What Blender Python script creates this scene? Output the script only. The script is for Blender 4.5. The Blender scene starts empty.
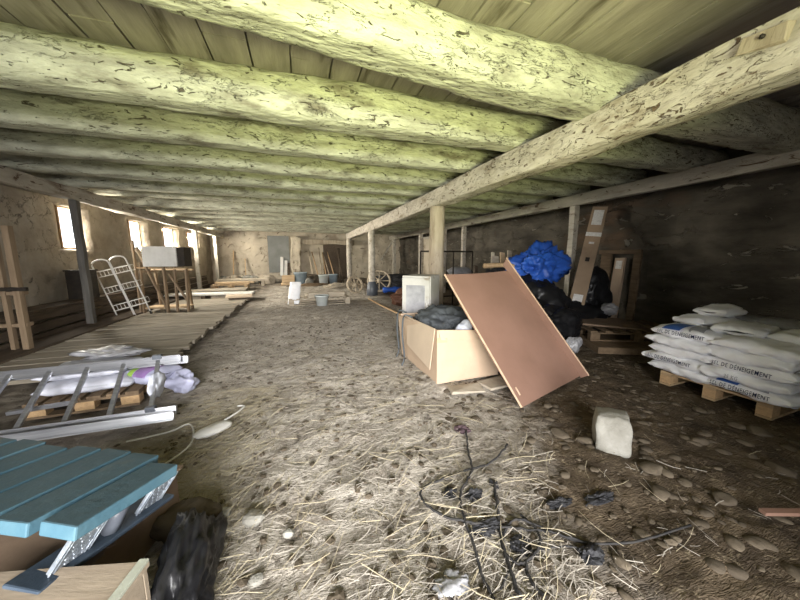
import bpy, bmesh, math, random
from mathutils import Vector, Matrix, Euler, noise
random.seed(7)
R = math.radians
scene = bpy.context.scene
col = scene.collection

# ---------------------------------------------------------------- camera
cd = bpy.data.cameras.new('camera'); cam = bpy.data.objects.new('camera', cd); col.objects.link(cam)
cam.location = (0, 0, 1.4); cam.rotation_euler = (R(90 - 8.16), 0, R(-18.26))
cd.sensor_width = 36; cd.lens = 13.5; cd.clip_start = 0.03; cd.clip_end = 200
scene.camera = cam

# ---------------------------------------------------------------- world, lights, exposure
w = bpy.data.worlds.new('world'); scene.world = w; w.use_nodes = True
bg = w.node_tree.nodes['Background']; bg.inputs[0].default_value = (.93, .97, 1, 1); bg.inputs[1].default_value = 3.0
scene.view_settings.view_transform = 'Standard'; scene.view_settings.look = 'None'
scene.view_settings.gamma = 1; scene.view_settings.exposure = 0.0

def area(name, loc, target, sx, sy, power, color, spread=180):
    l = bpy.data.lights.new(name, 'AREA'); l.shape = 'RECTANGLE'; l.size = sx; l.size_y = sy
    l.energy = power; l.color = color; l.spread = R(spread)
    o = bpy.data.objects.new(name, l); col.objects.link(o); o.location = loc
    o.rotation_euler = (Vector(target) - Vector(loc)).to_track_quat('-Z', 'Y').to_euler()
    return o
# daylight through the wide doorway behind the camera, and the sunlit grass outside it
area('door_daylight', (-1.5, -9.0, 2.9), (-.5, 0, 1.1), 9, 5, 6500, (1, .98, .98))
area('grass_bounce', (-.7, -3.4, .1), (.7, 2.1, 2.85), 2.2, 1.4, 84, (.94, 1, .40), 58)
# the four narrow windows of the left wall: (visible near, far edge on the wall plane, sill, head)
WIN = [(8.02, 8.52, 1.57, 2.42), (10.7, 11.25, 1.6, 2.44), (12.95, 13.75, 1.76, 2.46), (15.4, 16.2, 1.84, 2.47)]
WX = -4.6
K = 1.054
for i, (a, b, z0, z1) in enumerate(WIN):
    a2, b2 = a * K, b * K; c = (a2 + b2) / 2
    area('window_daylight', (WX - .42, c, 2.0), (0, c + (0, -.3, .5, 1)[i], .3), b2 - a2 + .3, z1 - z0 + .25, (360, 380, 430, 500)[i], (1, .94, .82), 140)

# ---------------------------------------------------------------- materials
def mat(name, c1, c2=None, rough=.85, scale=4, bump=.3, bscale=None, metal=0, stretch=(1, 1, 1), c3=None, c3amt=.5, c3scale=2,
        detail=6, spec=.3, alpha=None, trans=0, bdist=.02, contrast=(.35, .65), wave=None):
    m = bpy.data.materials.new(name); m.use_nodes = True
    nt = m.node_tree; N = nt.nodes; L = nt.links; b = N['Principled BSDF']
    b.inputs['Roughness'].default_value = rough; b.inputs['Metallic'].default_value = metal
    b.inputs['Specular IOR Level'].default_value = spec
    if trans: b.inputs['Transmission Weight'].default_value = trans
    tc = N.new('ShaderNodeTexCoord'); mp = N.new('ShaderNodeMapping'); mp.inputs['Scale'].default_value = stretch
    L.new(tc.outputs['Object'], mp.inputs['Vector'])
    def nz(s, d=detail):
        n = N.new('ShaderNodeTexNoise'); n.inputs['Scale'].default_value = s; n.inputs['Detail'].default_value = d
        n.inputs['Roughness'].default_value = .6; L.new(mp.outputs[0], n.inputs['Vector']); return n
    def ramp(src, lo, hi):
        r = N.new('ShaderNodeMapRange'); r.inputs[1].default_value = lo; r.inputs[2].default_value = hi; L.new(src, r.inputs[0]); return r.outputs[0]
    def mix(f, a, bb):
        x = N.new('ShaderNodeMix'); x.data_type = 'RGBA'
        L.new(f, x.inputs[0])
        if isinstance(a, tuple): x.inputs[6].default_value = (*a, 1)
        else: L.new(a, x.inputs[6])
        if isinstance(bb, tuple): x.inputs[7].default_value = (*bb, 1)
        else: L.new(bb, x.inputs[7])
        return x.outputs[2]
    n1 = nz(scale)
    c = mix(ramp(n1.outputs[0], *contrast), c1, c2 or c1)
    if c3:
        n3 = nz(c3scale, 8); c = mix(ramp(n3.outputs[0], 1 - c3amt, 1 - c3amt + .12), c, c3)
    L.new(c, b.inputs['Base Color'])
    if bump:
        bp = N.new('ShaderNodeBump'); bp.inputs['Strength'].default_value = bump; bp.inputs['Distance'].default_value = bdist
        nb = nz(bscale or scale * 4, 8)
        L.new(nb.outputs[0], bp.inputs['Height']); L.new(bp.outputs[0], b.inputs['Normal'])
    m['api'] = 0
    return m

def crackmat(name, c1, c2, crackc, dirt, scale=5, stretch=(1, 1, 1), bump=.5, flake=.62, fscale=6):
    """whitewash over old wood or masonry: patchy tone, flaked-off spots, fine cracks"""
    m = mat(name, c1, c2, .9, scale, 0, stretch=stretch, c3=dirt, c3amt=.42, c3scale=scale * .5)
    nt = m.node_tree; N = nt.nodes; L = nt.links; b = N['Principled BSDF']
    prev = b.inputs['Base Color'].links[0].from_socket
    mp = [n for n in N if n.type == 'MAPPING'][0]
    n = N.new('ShaderNodeTexNoise'); n.inputs['Scale'].default_value = fscale; n.inputs['Detail'].default_value = 10; n.inputs['Distortion'].default_value = 1.2
    n.inputs['Roughness'].default_value = .62
    L.new(mp.outputs[0], n.inputs['Vector'])
    r = N.new('ShaderNodeMapRange'); r.inputs[1].default_value = flake; r.inputs[2].default_value = flake + .03; L.new(n.outputs[0], r.inputs[0])
    x = N.new('ShaderNodeMix'); x.data_type = 'RGBA'; L.new(r.outputs[0], x.inputs[0]); L.new(prev, x.inputs[6]); x.inputs[7].default_value = (*crackc, 1)
    # cracks
    v = N.new('ShaderNodeTexVoronoi'); v.feature = 'DISTANCE_TO_EDGE'; v.inputs['Scale'].default_value = scale * 1.3
    ad = N.new('ShaderNodeMixRGB'); ad.blend_type = 'ADD'; ad.inputs[0].default_value = .35; L.new(mp.outputs[0], ad.inputs[1]); L.new(n.outputs[1], ad.inputs[2])
    L.new(ad.outputs[0], v.inputs['Vector'])
    r2 = N.new('ShaderNodeMapRange'); r2.inputs[1].default_value = 0; r2.inputs[2].default_value = .018; r2.inputs[3].default_value = .75; r2.inputs[4].default_value = 0
    L.new(v.outputs[0], r2.inputs[0])
    n5 = N.new('ShaderNodeTexNoise'); n5.inputs['Scale'].default_value = scale * .7; L.new(mp.outputs[0], n5.inputs['Vector'])
    r5 = N.new('ShaderNodeMapRange'); r5.inputs[1].default_value = .5; r5.inputs[2].default_value = .6; L.new(n5.outputs[0], r5.inputs[0])
    mu = N.new('ShaderNodeMath'); mu.operation = 'MULTIPLY'; L.new(r2.outputs[0], mu.inputs[0]); L.new(r5.outputs[0], mu.inputs[1])
    y = N.new('ShaderNodeMix'); y.data_type = 'RGBA'; L.new(mu.outputs[0], y.inputs[0]); L.new(x.outputs[2], y.inputs[6]); y.inputs[7].default_value = (*crackc, 1)
    L.new(y.outputs[2], b.inputs['Base Color'])
    bp = N.new('ShaderNodeBump'); bp.inputs['Strength'].default_value = bump; bp.inputs['Distance'].default_value = .03
    n6 = N.new('ShaderNodeTexNoise'); n6.inputs['Scale'].default_value = scale * 2.5; n6.inputs['Detail'].default_value = 10; L.new(mp.outputs[0], n6.inputs['Vector'])
    s = N.new('ShaderNodeMath'); s.operation = 'SUBTRACT'; L.new(n6.outputs[0], s.inputs[0]); L.new(mu.outputs[0], s.inputs[1])
    s2 = N.new('ShaderNodeMath'); s2.operation = 'SUBTRACT'; L.new(s.outputs[0], s2.inputs[0]); L.new(r.outputs[0], s2.inputs[1])
    L.new(s2.outputs[0], bp.inputs['Height']); L.new(bp.outputs[0], b.inputs['Normal'])
    return m

def wood(name, c1, c2, axis='x', scale=3, rough=.8, bump=.3, c3=None, c3amt=.4):
    st = {'x': (.6, 6, 6), 'y': (6, .6, 6), 'z': (6, 6, .6)}[axis]
    return mat(name, c1, c2, rough, scale, bump, scale * 2, stretch=st, c3=c3, c3amt=c3amt, c3scale=1.2, bdist=.01)

M = {}
M['beam'] = crackmat('whitewashed_log', (.56, .56, .44), (.33, .32, .25), (.13, .11, .08), (.19, .17, .125), 4.5, (.7, 2, 2), 1, .612, 11)
M['girder'] = crackmat('whitewashed_girder', (.62, .57, .49), (.45, .40, .32), (.16, .11, .07), (.28, .22, .155), 4, (2, .9, 2), .9, .60, 9)
M['plate'] = crackmat('grey_wall_plate', (.50, .46, .38), (.36, .33, .27), (.13, .09, .06), (.26, .21, .16), 4, (2, .6, 2), .4, .6, 4)
M['backlitpost'] = wood('backlit_grey_timber', (.15, .14, .125), (.09, .085, .075), 'z', 3)  # post seen against window light; its backlit darkness is painted into the colour
M['post'] = crackmat('worn_post', (.46, .39, .29), (.34, .28, .2), (.14, .10, .07), (.30, .24, .17), 4, (3, 3, .5), .4, .66, 4)
M['ceil'] = mat('ceiling_boards', (.42, .375, .33), (.27, .24, .21), .9, 2.2, .35, 9, stretch=(4, .5, 1), c3=(.13, .11, .085), c3amt=.42, c3scale=1.6)
M['wallL'] = crackmat('lime_plaster', (.37, .325, .255), (.28, .24, .185), (.15, .12, .09), (.21, .175, .13), 2.6, (1, 1, 1), .9, .66, 5)
M['wallB'] = crackmat('back_plaster', (.58, .51, .39), (.42, .36, .27), (.24, .19, .14), (.28, .23, .17), 1.6, (1, 1, 1), .9, .62, 3)
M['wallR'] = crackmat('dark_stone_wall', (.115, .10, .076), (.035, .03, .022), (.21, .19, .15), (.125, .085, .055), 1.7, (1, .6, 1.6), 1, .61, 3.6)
M['trimdark'] = mat('dark_wall', (.12, .1, .08), (.07, .06, .05), .95, 2, .5)
M['darkwood'] = wood('dark_old_wood', (.115, .085, .058), (.06, .045, .032), 'y', 3)
M['deck'] = wood('weathered_deck', (.37, .33, .26), (.22, .19, .145), 'x', 2, .85, .3, (.16, .135, .10), .42)
M['oldpine'] = wood('aged_pine', (.30, .22, .14), (.21, .15, .095), 'z', 3)
M['sackdull'] = mat('dusty_sack_plastic', (.50, .51, .56), (.36, .37, .42), .5, 5, .4, 10)
M['pine'] = wood('pine_timber', (.60, .42, .24), (.46, .31, .17), 'z', 3)
M['pinex'] = wood('pine_timber_flat', (.58, .43, .27), (.43, .31, .18), 'x', 3)
M['palletw'] = wood('pallet_wood', (.50, .36, .21), (.36, .25, .14), 'y', 3, .85, .25)
M['palletgrey'] = wood('grey_pallet_wood', (.48, .42, .33), (.33, .28, .21), 'x', 3, .85, .25)
M['palletbrown'] = wood('brown_pallet_wood', (.20, .14, .085), (.12, .083, .05), 'y', 3, .85, .25)
M['chip'] = mat('pressed_block', (.55, .37, .2), (.42, .28, .15), .9, 30, .4, 60)
M['alu'] = mat('brushed_aluminium', (.50, .51, .53), (.34, .35, .38), .3, 6, .08, 20, metal=.85, stretch=(.4, 8, 8))
M['galv'] = mat('galvanised_steel', (.50, .54, .58), (.28, .32, .37), .38, 22, .35, 25, metal=.75)
M['plasticblack'] = mat('black_plastic', (.012, .012, .013), (.007, .007, .008), .38, 5, .3, 8, spec=.3)
M['plasticgrey'] = mat('dark_grey_plastic', (.09, .1, .115), (.06, .065, .08), .4, 5, .2, 10, spec=.4)
M['blue'] = mat('faded_blue_paint', (.042, .08, .10), (.06, .105, .128), .62, 3, .25, 20, stretch=(1, 1, 1), c3=(.10, .105, .095), c3amt=.42, c3scale=3)
M['blueedge'] = mat('bright_blue_paint', (.045, .105, .145), (.075, .145, .18), .55, 4, .2, 25, c3=(.26, .23, .18), c3amt=.34, c3scale=4)
M['slate'] = mat('slate_blue_board', (.055, .075, .10), (.035, .05, .07), .5, 5, .2, 25)
M['board'] = mat('brown_hardboard', (.255, .15, .11), (.215, .125, .09), .5, 2, .06, 40, c3=(.20, .115, .08), c3amt=.36, c3scale=1.3, spec=.35)
M['palestrip'] = mat('pale_green_white', (.40, .42, .34), (.32, .33, .27), .7, 8, .1)
M['boardedge'] = mat('pale_board_edge', (.62, .45, .31), (.5, .35, .24), .8, 12, .1)
M['card'] = mat('cardboard', (.50, .375, .265), (.43, .32, .225), .85, 2.5, .12, 30, c3=(.46, .32, .2), c3amt=.35, c3scale=2)
M['cardlight'] = mat('pale_cardboard', (.56, .45, .33), (.49, .39, .285), .85, 2.5, .12, 30)
M['cardmid'] = mat('dull_cardboard', (.36, .26, .17), (.28, .2, .13), .85, 3, .1, 20)
M['carddark'] = mat('brown_cardboard', (.235, .165, .11), (.17, .12, .08), .8, 3, .15, 20)
M['ply'] = mat('dusty_plywood', (.33, .27, .20), (.25, .20, .145), .8, 3, .12, 20, stretch=(.6, 3, 3), c3=(.45, .41, .35), c3amt=.4, c3scale=2.5)
M['tape'] = mat('packing_tape', (.55, .38, .2), (.5, .34, .18), .35, 3, 0)
M['clothdark'] = mat('charcoal_cloth', (.085, .095, .1), (.05, .055, .06), .8, 5, .3, 16)
M['white'] = mat('white_paint', (.72, .71, .67), (.6, .59, .55), .55, 3, .08, c3=(.42, .39, .33), c3amt=.36, c3scale=3)
M['offwhite'] = mat('aged_white_enamel', (.50, .49, .46), (.40, .385, .35), .5, 3, .1, c3=(.24, .20, .15), c3amt=.42, c3scale=5)
M['whitecloth'] = mat('white_plastic_cloth', (.52, .54, .59), (.38, .4, .46), .55, 6, .3, 12)
M['paper'] = mat('white_label', (.75, .74, .7), (.6, .58, .54), .6, 20, 0, c3=(.3, .3, .3), c3amt=.42, c3scale=30)
M['bag'] = mat('white_sack_plastic', (.88, .88, .89), (.80, .81, .83), .42, 5, .35, 10, spec=.45, bdist=.015)
M['bagfilm'] = mat('grey_stretch_film', (.36, .36, .37), (.23, .23, .24), .3, 6, .4, 9, spec=.5)
M['ink'] = mat('dark_blue_ink', (.02, .03, .09), None, .5, 3, 0)
M['inkblue'] = mat('blue_print', (.03, .09, .30), (.05, .12, .36), .45, 6, 0)
M['inkgrey'] = mat('grey_print', (.38, .39, .42), (.3, .31, .34), .5, 8, 0)
M['stone'] = mat('pale_limestone', (.30, .29, .255), (.20, .19, .16), .8, 7, 1, 14, c3=(.27, .215, .14), c3amt=.40, c3scale=5)
M['rubble'] = mat('dusty_rubble', (.42, .37, .29), (.30, .26, .2), .9, 4, .6, 12)
M['rubbledark'] = mat('dark_rubble', (.125, .10, .07), (.07, .055, .038), .9, 4, .6, 12)
M['tarp'] = mat('blue_tarpaulin', (.03, .12, .52), (.02, .075, .36), .45, 4, .3, 8, spec=.4)
M['purple'] = mat('violet_print', (.22, .13, .30), (.3, .2, .4), .5, 8, .1)
M['green'] = mat('green_print', (.30, .48, .08), (.22, .36, .06), .5, 8, .1)
M['lilac'] = mat('lilac_plastic', (.44, .45, .58), (.34, .35, .47), .4, 6, .3, 10)
M['rope'] = mat('dark_rope', (.018, .018, .019), (.04, .037, .034), .8, 30, .3, 60)
M['cable'] = mat('white_cable', (.68, .67, .64), (.55, .54, .5), .5, 8, 0)
M['iron'] = mat('black_iron', (.03, .026, .022), (.05, .04, .03), .6, 10, .2, metal=.4)
M['greysheet'] = mat('grey_sheet', (.24, .245, .23), (.18, .185, .17), .7, 2, .1)
M['plum'] = mat('purple_rag', (.075, .045, .05), (.05, .035, .04), .8, 9, .4)
M['blackstuff'] = mat('black_scrap', (.014, .014, .016), (.03, .03, .032), .6, 9, .4, 14)
M['straw'] = mat('straw', (.44, .385, .26), (.32, .275, .19), .8, 3, 0)
M['strawgrey'] = mat('dusty_straw', (.40, .365, .31), (.26, .235, .195), .85, 3, 0)
M['bucketw'] = mat('white_bucket_plastic', (.62, .66, .64), (.52, .56, .54), .5, 4, .1)
M['bucketb'] = mat('blue_grey_bucket_plastic', (.36, .44, .5), (.28, .35, .4), .5, 4, .1)
M['brownmetal'] = mat('brown_metal', (.16, .075, .045), (.11, .05, .03), .6, 5, .2)

# floor: trodden dung, earth and straw over cobbles
def floor_mat():
    m = bpy.data.materials.new('earth_and_cobbles'); m.use_nodes = True
    nt = m.node_tree; N = nt.nodes; L = nt.links; b = N['Principled BSDF']; b.inputs['Roughness'].default_value = .82; b.inputs['Specular IOR Level'].default_value = .25
    tc = N.new('ShaderNodeTexCoord'); P = tc.outputs['Object']
    def nz(s, d=8, dist=0, st=None):
        n = N.new('ShaderNodeTexNoise'); n.inputs['Scale'].default_value = s; n.inputs['Detail'].default_value = d; n.inputs['Distortion'].default_value = dist
        if st:
            mp = N.new('ShaderNodeMapping'); mp.inputs['Scale'].default_value = st; mp.inputs['Rotation'].default_value = (0, 0, .5); L.new(P, mp.inputs[0]); L.new(mp.outputs[0], n.inputs['Vector'])
        else: L.new(P, n.inputs['Vector'])
        return n.outputs[0]
    def rng(s, lo, hi, a=0, c=1):
        r = N.new('ShaderNodeMapRange'); r.inputs[1].default_value = lo; r.inputs[2].default_value = hi; r.inputs[3].default_value = a; r.inputs[4].default_value = c; L.new(s, r.inputs[0]); return r.outputs[0]
    def mth(op, a, c):
        x = N.new('ShaderNodeMath'); x.operation = op
        for i, v in enumerate((a, c)):
            if isinstance(v, (int, float)): x.inputs[i].default_value = v
            else: L.new(v, x.inputs[i])
        return x.outputs[0]
    def mix(f, a, c):
        x = N.new('ShaderNodeMix'); x.data_type = 'RGBA'; L.new(f, x.inputs[0])
        for i, v in ((6, a), (7, c)):
            if isinstance(v, tuple): x.inputs[i].default_value = (*v, 1)
            else: L.new(v, x.inputs[i])
        return x.outputs[2]
    dry = mix(rng(nz(3.5), .38, .62), (.33, .29, .238), (.55, .50, .43))
    dry = mix(rng(nz(26, 6, 1.5), .55, .68), dry, (.56, .51, .43))
    dry = mix(rng(nz(9, 6, 1), .56, .70), dry, (.12, .10, .078))
    damp_and_shade = mix(rng(nz(4), .35, .65), (.060, .043, .027), (.135, .10, .063))
    damp_and_shade = mix(rng(nz(22, 6, 1.5), .58, .70), damp_and_shade, (.26, .21, .14))
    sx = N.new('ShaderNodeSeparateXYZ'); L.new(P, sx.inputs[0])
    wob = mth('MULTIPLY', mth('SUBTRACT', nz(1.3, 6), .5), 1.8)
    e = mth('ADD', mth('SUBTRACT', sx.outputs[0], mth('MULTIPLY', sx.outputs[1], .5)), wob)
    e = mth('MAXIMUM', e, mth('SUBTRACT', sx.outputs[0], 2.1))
    c = mix(rng(e, .25, 1.05), dry, damp_and_shade)  # right side coloured darker: brown damp earth plus painted shade of the door jamb
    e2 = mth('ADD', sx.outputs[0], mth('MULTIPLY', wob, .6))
    left = mix(rng(nz(6), .4, .6), (.12, .10, .078), (.225, .195, .155))
    c = mix(rng(e2, -1.75, -.95, 1, 0), c, left)
    L.new(c, b.inputs['Base Color'])
    v = N.new('ShaderNodeTexVoronoi'); v.inputs['Scale'].default_value = 6.5; v.feature = 'SMOOTH_F1'; L.new(P, v.inputs['Vector'])
    h = mth('ADD', mth('MULTIPLY', v.outputs[0], -.8), mth('MULTIPLY', nz(16, 10), 1.1))
    h = mth('ADD', h, mth('MULTIPLY', nz(14, 6, 2, (1, 5, 1)), .6))
    bp = N.new('ShaderNodeBump'); bp.inputs['Strength'].default_value = .85; bp.inputs['Distance'].default_value = .05
    L.new(h, bp.inputs['Height']); L.new(bp.outputs[0], b.inputs['Normal'])
    return m
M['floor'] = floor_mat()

# ---------------------------------------------------------------- helpers
def tag(o, label=None, cat=None, group=None, kind=None):
    if label: o['label'] = label
    if cat: o['category'] = cat
    if group: o['group'] = group
    if kind: o['kind'] = kind
    return o
def obj(name, bm, m, parent=None, loc=None, smooth=False, bevel=0, label=None):
    me = bpy.data.meshes.new(name); bmesh.ops.recalc_face_normals(bm, faces=bm.faces[:]); bm.to_mesh(me); bm.free()
    o = bpy.data.objects.new(name, me); col.objects.link(o)
    for x in (m if isinstance(m, (list, tuple)) else [m]): me.materials.append(M[x])
    if parent: o.parent = parent
    if loc: o.location = loc
    if smooth:
        for p in me.polygons: p.use_smooth = True
    if bevel:
        md = o.modifiers.new('bevel', 'BEVEL'); md.width = bevel; md.segments = 2; md.limit_method = 'ANGLE'
    if label: o['label'] = label
    return o
def empty(name, loc, label, cat, group=None, rz=0, rot=None):
    o = bpy.data.objects.new(name, None); col.objects.link(o); o.location = loc; o.rotation_euler = rot or (0, 0, rz); o.empty_display_size = .1
    return tag(o, label, cat, group)
B = bmesh.new
def box(bm, c, s, rot=None, mi=0, jit=0):
    m = Matrix.Translation(c) @ (rot.to_4x4() if rot else Matrix.Identity(4)) @ Matrix.Diagonal((*s, 1))
    g = bmesh.ops.create_cube(bm, size=1, matrix=m)
    for v in g['verts']:
        if jit: v.co += Vector((random.uniform(-jit, jit), random.uniform(-jit, jit), random.uniform(-jit, jit)))
        for f in v.link_faces: f.material_index = mi
    return bm
def bar(bm, p0, p1, w, h, up=(0, 0, 1), mi=0):
    p0, p1 = Vector(p0), Vector(p1); d = p1 - p0; L = d.length; z = d.normalized()
    u = Vector(up)
    if abs(z.dot(u.normalized())) > .98: u = Vector((1, 0, 0))
    x = u.cross(z).normalized(); y = z.cross(x)
    rot = Matrix((x, y, z)).transposed()
    return box(bm, (p0 + p1) / 2, (w, h, L), rot, mi)
def tube(bm, pts, r, seg=8, closed=False, rj=0):
    pts = [Vector(p) for p in pts]; rings = []
    n = len(pts)
    ref = Vector((0, 0, 1))
    for i, p in enumerate(pts):
        a = pts[(i - 1) % n] if (closed or i) else p; b = pts[(i + 1) % n] if (closed or i < n - 1) else p
        d = (b - a).normalized() if (b - a).length > 1e-9 else Vector((0, 0, 1))
        rf = ref if abs(d.dot(ref)) < .95 else Vector((1, 0, 0))
        x = d.cross(rf).normalized(); y = x.cross(d)
        rr = r[i] if isinstance(r, (list, tuple)) else r
        rings.append([bm.verts.new(p + (x * math.cos(t) + y * math.sin(t)) * rr * (1 + random.uniform(-rj, rj))) for t in [2 * math.pi * k / seg for k in range(seg)]])
    for i in range(n if closed else n - 1):
        A, C = rings[i], rings[(i + 1) % n]
        for k in range(seg): bm.faces.new((A[k], A[(k + 1) % seg], C[(k + 1) % seg], C[k]))
    if not closed:
        bm.faces.new(rings[0]); bm.faces.new(rings[-1][::-1])
    return bm
def spline(pts, n=8):
    P = [Vector(p) for p in pts]; out = []
    for i in range(len(P) - 1):
        p0, p1, p2, p3 = P[max(i - 1, 0)], P[i], P[i + 1], P[min(i + 2, len(P) - 1)]
        for k in range(n):
            t = k / n
            out.append(.5 * ((2 * p1) + (p2 - p0) * t + (2 * p0 - 5 * p1 + 4 * p2 - p3) * t * t + (3 * p1 - p0 - 3 * p2 + p3) * t ** 3))
    out.append(P[-1]); return out
def lathe(bm, prof, seg=20, c=(0, 0, 0)):
    rings = []
    for r, z in prof:
        rings.append([bm.verts.new((c[0] + r * math.cos(2 * math.pi * k / seg), c[1] + r * math.sin(2 * math.pi * k / seg), c[2] + z)) for k in range(seg)])
    for a, b in zip(rings, rings[1:]):
        for k in range(seg): bm.faces.new((a[k], a[(k + 1) % seg], b[(k + 1) % seg], b[k]))
    bm.faces.new(rings[0][::-1]); return bm
def fz(x, y):
    """height of the uneven earth floor"""
    h = .035 * noise.noise(Vector((x * .7, y * .7, 3))) + .02 * noise.noise(Vector((x * 2.6, y * 2.6, 9)))
    h += .013 * noise.noise(Vector((x * 7, y * 7, 1)))
    return h - .012
def crumple(bm, c, s, seed=0, sub=4, amp=.35, freq=2.2, ridge=.5, floor=None, squash=1):
    g = bmesh.ops.create_icosphere(bm, subdivisions=sub, radius=1)
    o = Vector((seed * 7.3, seed * 3.1, seed * 5.7))
    for v in g['verts']:
        p = v.co.copy()
        n = noise.noise(p * freq * .45 + o) * amp * .9
        n -= (abs(noise.noise(p * freq * .9 + o * 1.3)) - .2) * amp * ridge * .9
        n -= (abs(noise.noise(p * freq * 2.1 + o)) - .2) * amp * ridge * .45
        n -= (abs(noise.noise(p * freq * 4.6 + o)) - .2) * amp * ridge * .2
        q = p * (1 + n)
        v.co = Vector((c[0] + q.x * s[0], c[1] + q.y * s[1], c[2] + q.z * s[2]))
        if floor is not None and v.co.z < floor: v.co.z = floor + (v.co.z - floor) * .05
    return bm
def rock(bm, c, s, seed=0, sub=3, amp=.35, cut=6, rz=0):
    g = bmesh.ops.create_icosphere(bm, subdivisions=sub, radius=1)
    rnd = random.Random(seed)
    planes = [(Vector((rnd.gauss(0, 1), rnd.gauss(0, 1), rnd.gauss(0, 1))).normalized(), rnd.uniform(.6, .85)) for _ in range(cut)]
    rm = Matrix.Rotation(rz, 3, 'Z'); o = Vector((seed, seed * 2, seed * 3))
    for v in g['verts']:
        p = v.co.copy()
        for n, d in planes:
            e = p.dot(n) - d
            if e > 0: p -= n * e
        p *= 1 + noise.noise(p * 2.5 + o) * amp * .4
        p = rm @ Vector((p.x * s[0], p.y * s[1], p.z * s[2])); v.co = p + Vector(c)
    return bm
def children(o): return [c for c in bpy.data.objects if c.parent == o]
def copy_tree(o, parent=None, kids=None):
    c = o.copy(); col.objects.link(c)
    if parent: c.parent = parent
    for ch in children(o): copy_tree(ch, c)
    return c

# ================================================================= SETTING
X0, X1, Y0, Y1 = -4.6, 6.2, -1.1, 19.0
CEIL = 3.06
def frange(a, b, s):
    n = max(1, round((b - a) / s)); return [a + (b - a) * i / n for i in range(n + 1)]
# floor, denser near the camera
bm = B()
ys = frange(-2.0, 5, .035) + frange(5, 10, .08)[1:] + frange(10, 19.4, .16)[1:]
xs = frange(-5, -1.6, .09) + frange(-1.6, 4, .038)[1:] + frange(4, 6.6, .09)[1:]
def cobble(x, y):
    d = noise.voronoi(Vector((x * 6.5, y * 6.5, .5)))[0]
    return max(0, (d[1] - d[0])) ** .5
grid = []
for y in ys:
    row = []
    for x in xs:
        z = fz(x, y)
        if y < 9: z += .018 * min(1, cobble(x, y)) * (.55 + .45 * min(1, max(0, (x - .8)))) - .012 + .012 * noise.noise(Vector((x * 17, y * 17, 0))) + .006 * noise.noise(Vector((x * 38, y * 38, 0)))
        row.append(bm.verts.new((x, y, z)))
    grid.append(row)
for a, b in zip(grid, grid[1:]):
    for i in range(len(xs) - 1): bm.faces.new((a[i], a[i + 1], b[i + 1], b[i]))
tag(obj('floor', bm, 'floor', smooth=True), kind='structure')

# ceiling of boards laid over the beams
bm = B()
x = X0 - .2
while x < X1 + .2:
    wd = random.uniform(.26, .37); y = Y0 - .1
    while y < Y1 + .2:
        ln = random.uniform(2.2, 4.4); e = min(y + ln, Y1 + .25)
        box(bm, (x + wd / 2, (y + e) / 2, CEIL + .02 + random.uniform(-.006, .006)), (wd - random.uniform(.006, .022), e - y - .008, .035), Matrix.Rotation(random.uniform(-.012, .012), 3, 'Y'))
        y = e
    x += wd
box(bm, ((X0 + X1) / 2, (Y0 + Y1) / 2, CEIL + .12), (X1 - X0 + .6, Y1 - Y0 + .6, .06))
tag(obj('ceiling', bm, 'ceil'), kind='structure')

def rough_wall(name, m, u0, u1, z1, place, holes=(), step=.12, amp=.07, thick=.0, z0=-.1, seed=0):
    """place(u, z, depth) -> point. holes: (u0,u1,z0,z1, outer u0,u1,z0,z1)"""
    us = sorted(set([round(u, 4) for u in frange(u0, u1, step)] + [round(h[i], 4) for h in holes for i in (0, 1)]))
    zs = sorted(set([round(u, 4) for u in frange(z0, z1, step)] + [round(h[i], 4) for h in holes for i in (2, 3)]))
    bm = B(); V = {}
    o = Vector((seed, seed * 2.2, 0))
    for i, u in enumerate(us):
        for j, z in enumerate(zs):
            n = noise.noise(Vector((u * .8, z * .8, 0)) + o) * amp + (noise.noise(Vector((u * 2.6, z * 3.6, 5)) + o)) * amp * .6 + noise.noise(Vector((u * 6, z * 8, 9)) + o) * amp * .25
            V[i, j] = bm.verts.new(place(u, z, -abs(n) * 1.0))
    e = 1e-3
    for i in range(len(us) - 1):
        for j in range(len(zs) - 1):
            uc, zc = (us[i] + us[i + 1]) / 2, (zs[j] + zs[j + 1]) / 2
            if any(h[0] < uc < h[1] and h[2] < zc < h[3] for h in holes): continue
            bm.faces.new((V[i, j], V[i + 1, j], V[i + 1, j + 1], V[i, j + 1]))
    for h in holes:                                             # splayed reveals
        ii = [i for i, u in enumerate(us) if h[0] - e <= u <= h[1] + e]; jj = [j for j, z in enumerate(zs) if h[2] - e <= z <= h[3] + e]
        ring = [(i, jj[0]) for i in ii] + [(ii[-1], j) for j in jj[1:]] + [(i, jj[-1]) for i in ii[::-1][1:]] + [(ii[0], j) for j in jj[::-1][1:-1]]
        def outp(i, j):
            fu = (us[i] - h[0]) / (h[1] - h[0]); fv = (zs[j] - h[2]) / (h[3] - h[2])
            return place(h[4] + fu * (h[5] - h[4]), h[6] + fv * (h[7] - h[6]), thick)
        O = [bm.verts.new(outp(*k)) for k in ring]
        n = len(ring)
        for k in range(n): bm.faces.new((V[ring[k]], V[ring[(k + 1) % n]], O[(k + 1) % n], O[k]))
    # outer skin around the holes so that the wall has its thickness
    if thick:
        uo = sorted(set([u0 - .3, u1 + .3] + [h[i] for h in holes for i in (4, 5)])); zo = sorted(set([z0, z1 + .3] + [h[i] for h in holes for i in (6, 7)]))
        for i in range(len(uo) - 1):
            for j in range(len(zo) - 1):
                uc, zc = (uo[i] + uo[i + 1]) / 2, (zo[j] + zo[j + 1]) / 2
                if any(h[4] < uc < h[5] and h[6] < zc < h[7] for h in holes): continue
                bm.faces.new([bm.verts.new(place(a, b, thick)) for a, b in ((uo[i], zo[j]), (uo[i + 1], zo[j]), (uo[i + 1], zo[j + 1]), (uo[i], zo[j + 1]))])
    o = obj(name, bm, m, smooth=True); return tag(o, kind='structure')
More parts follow.
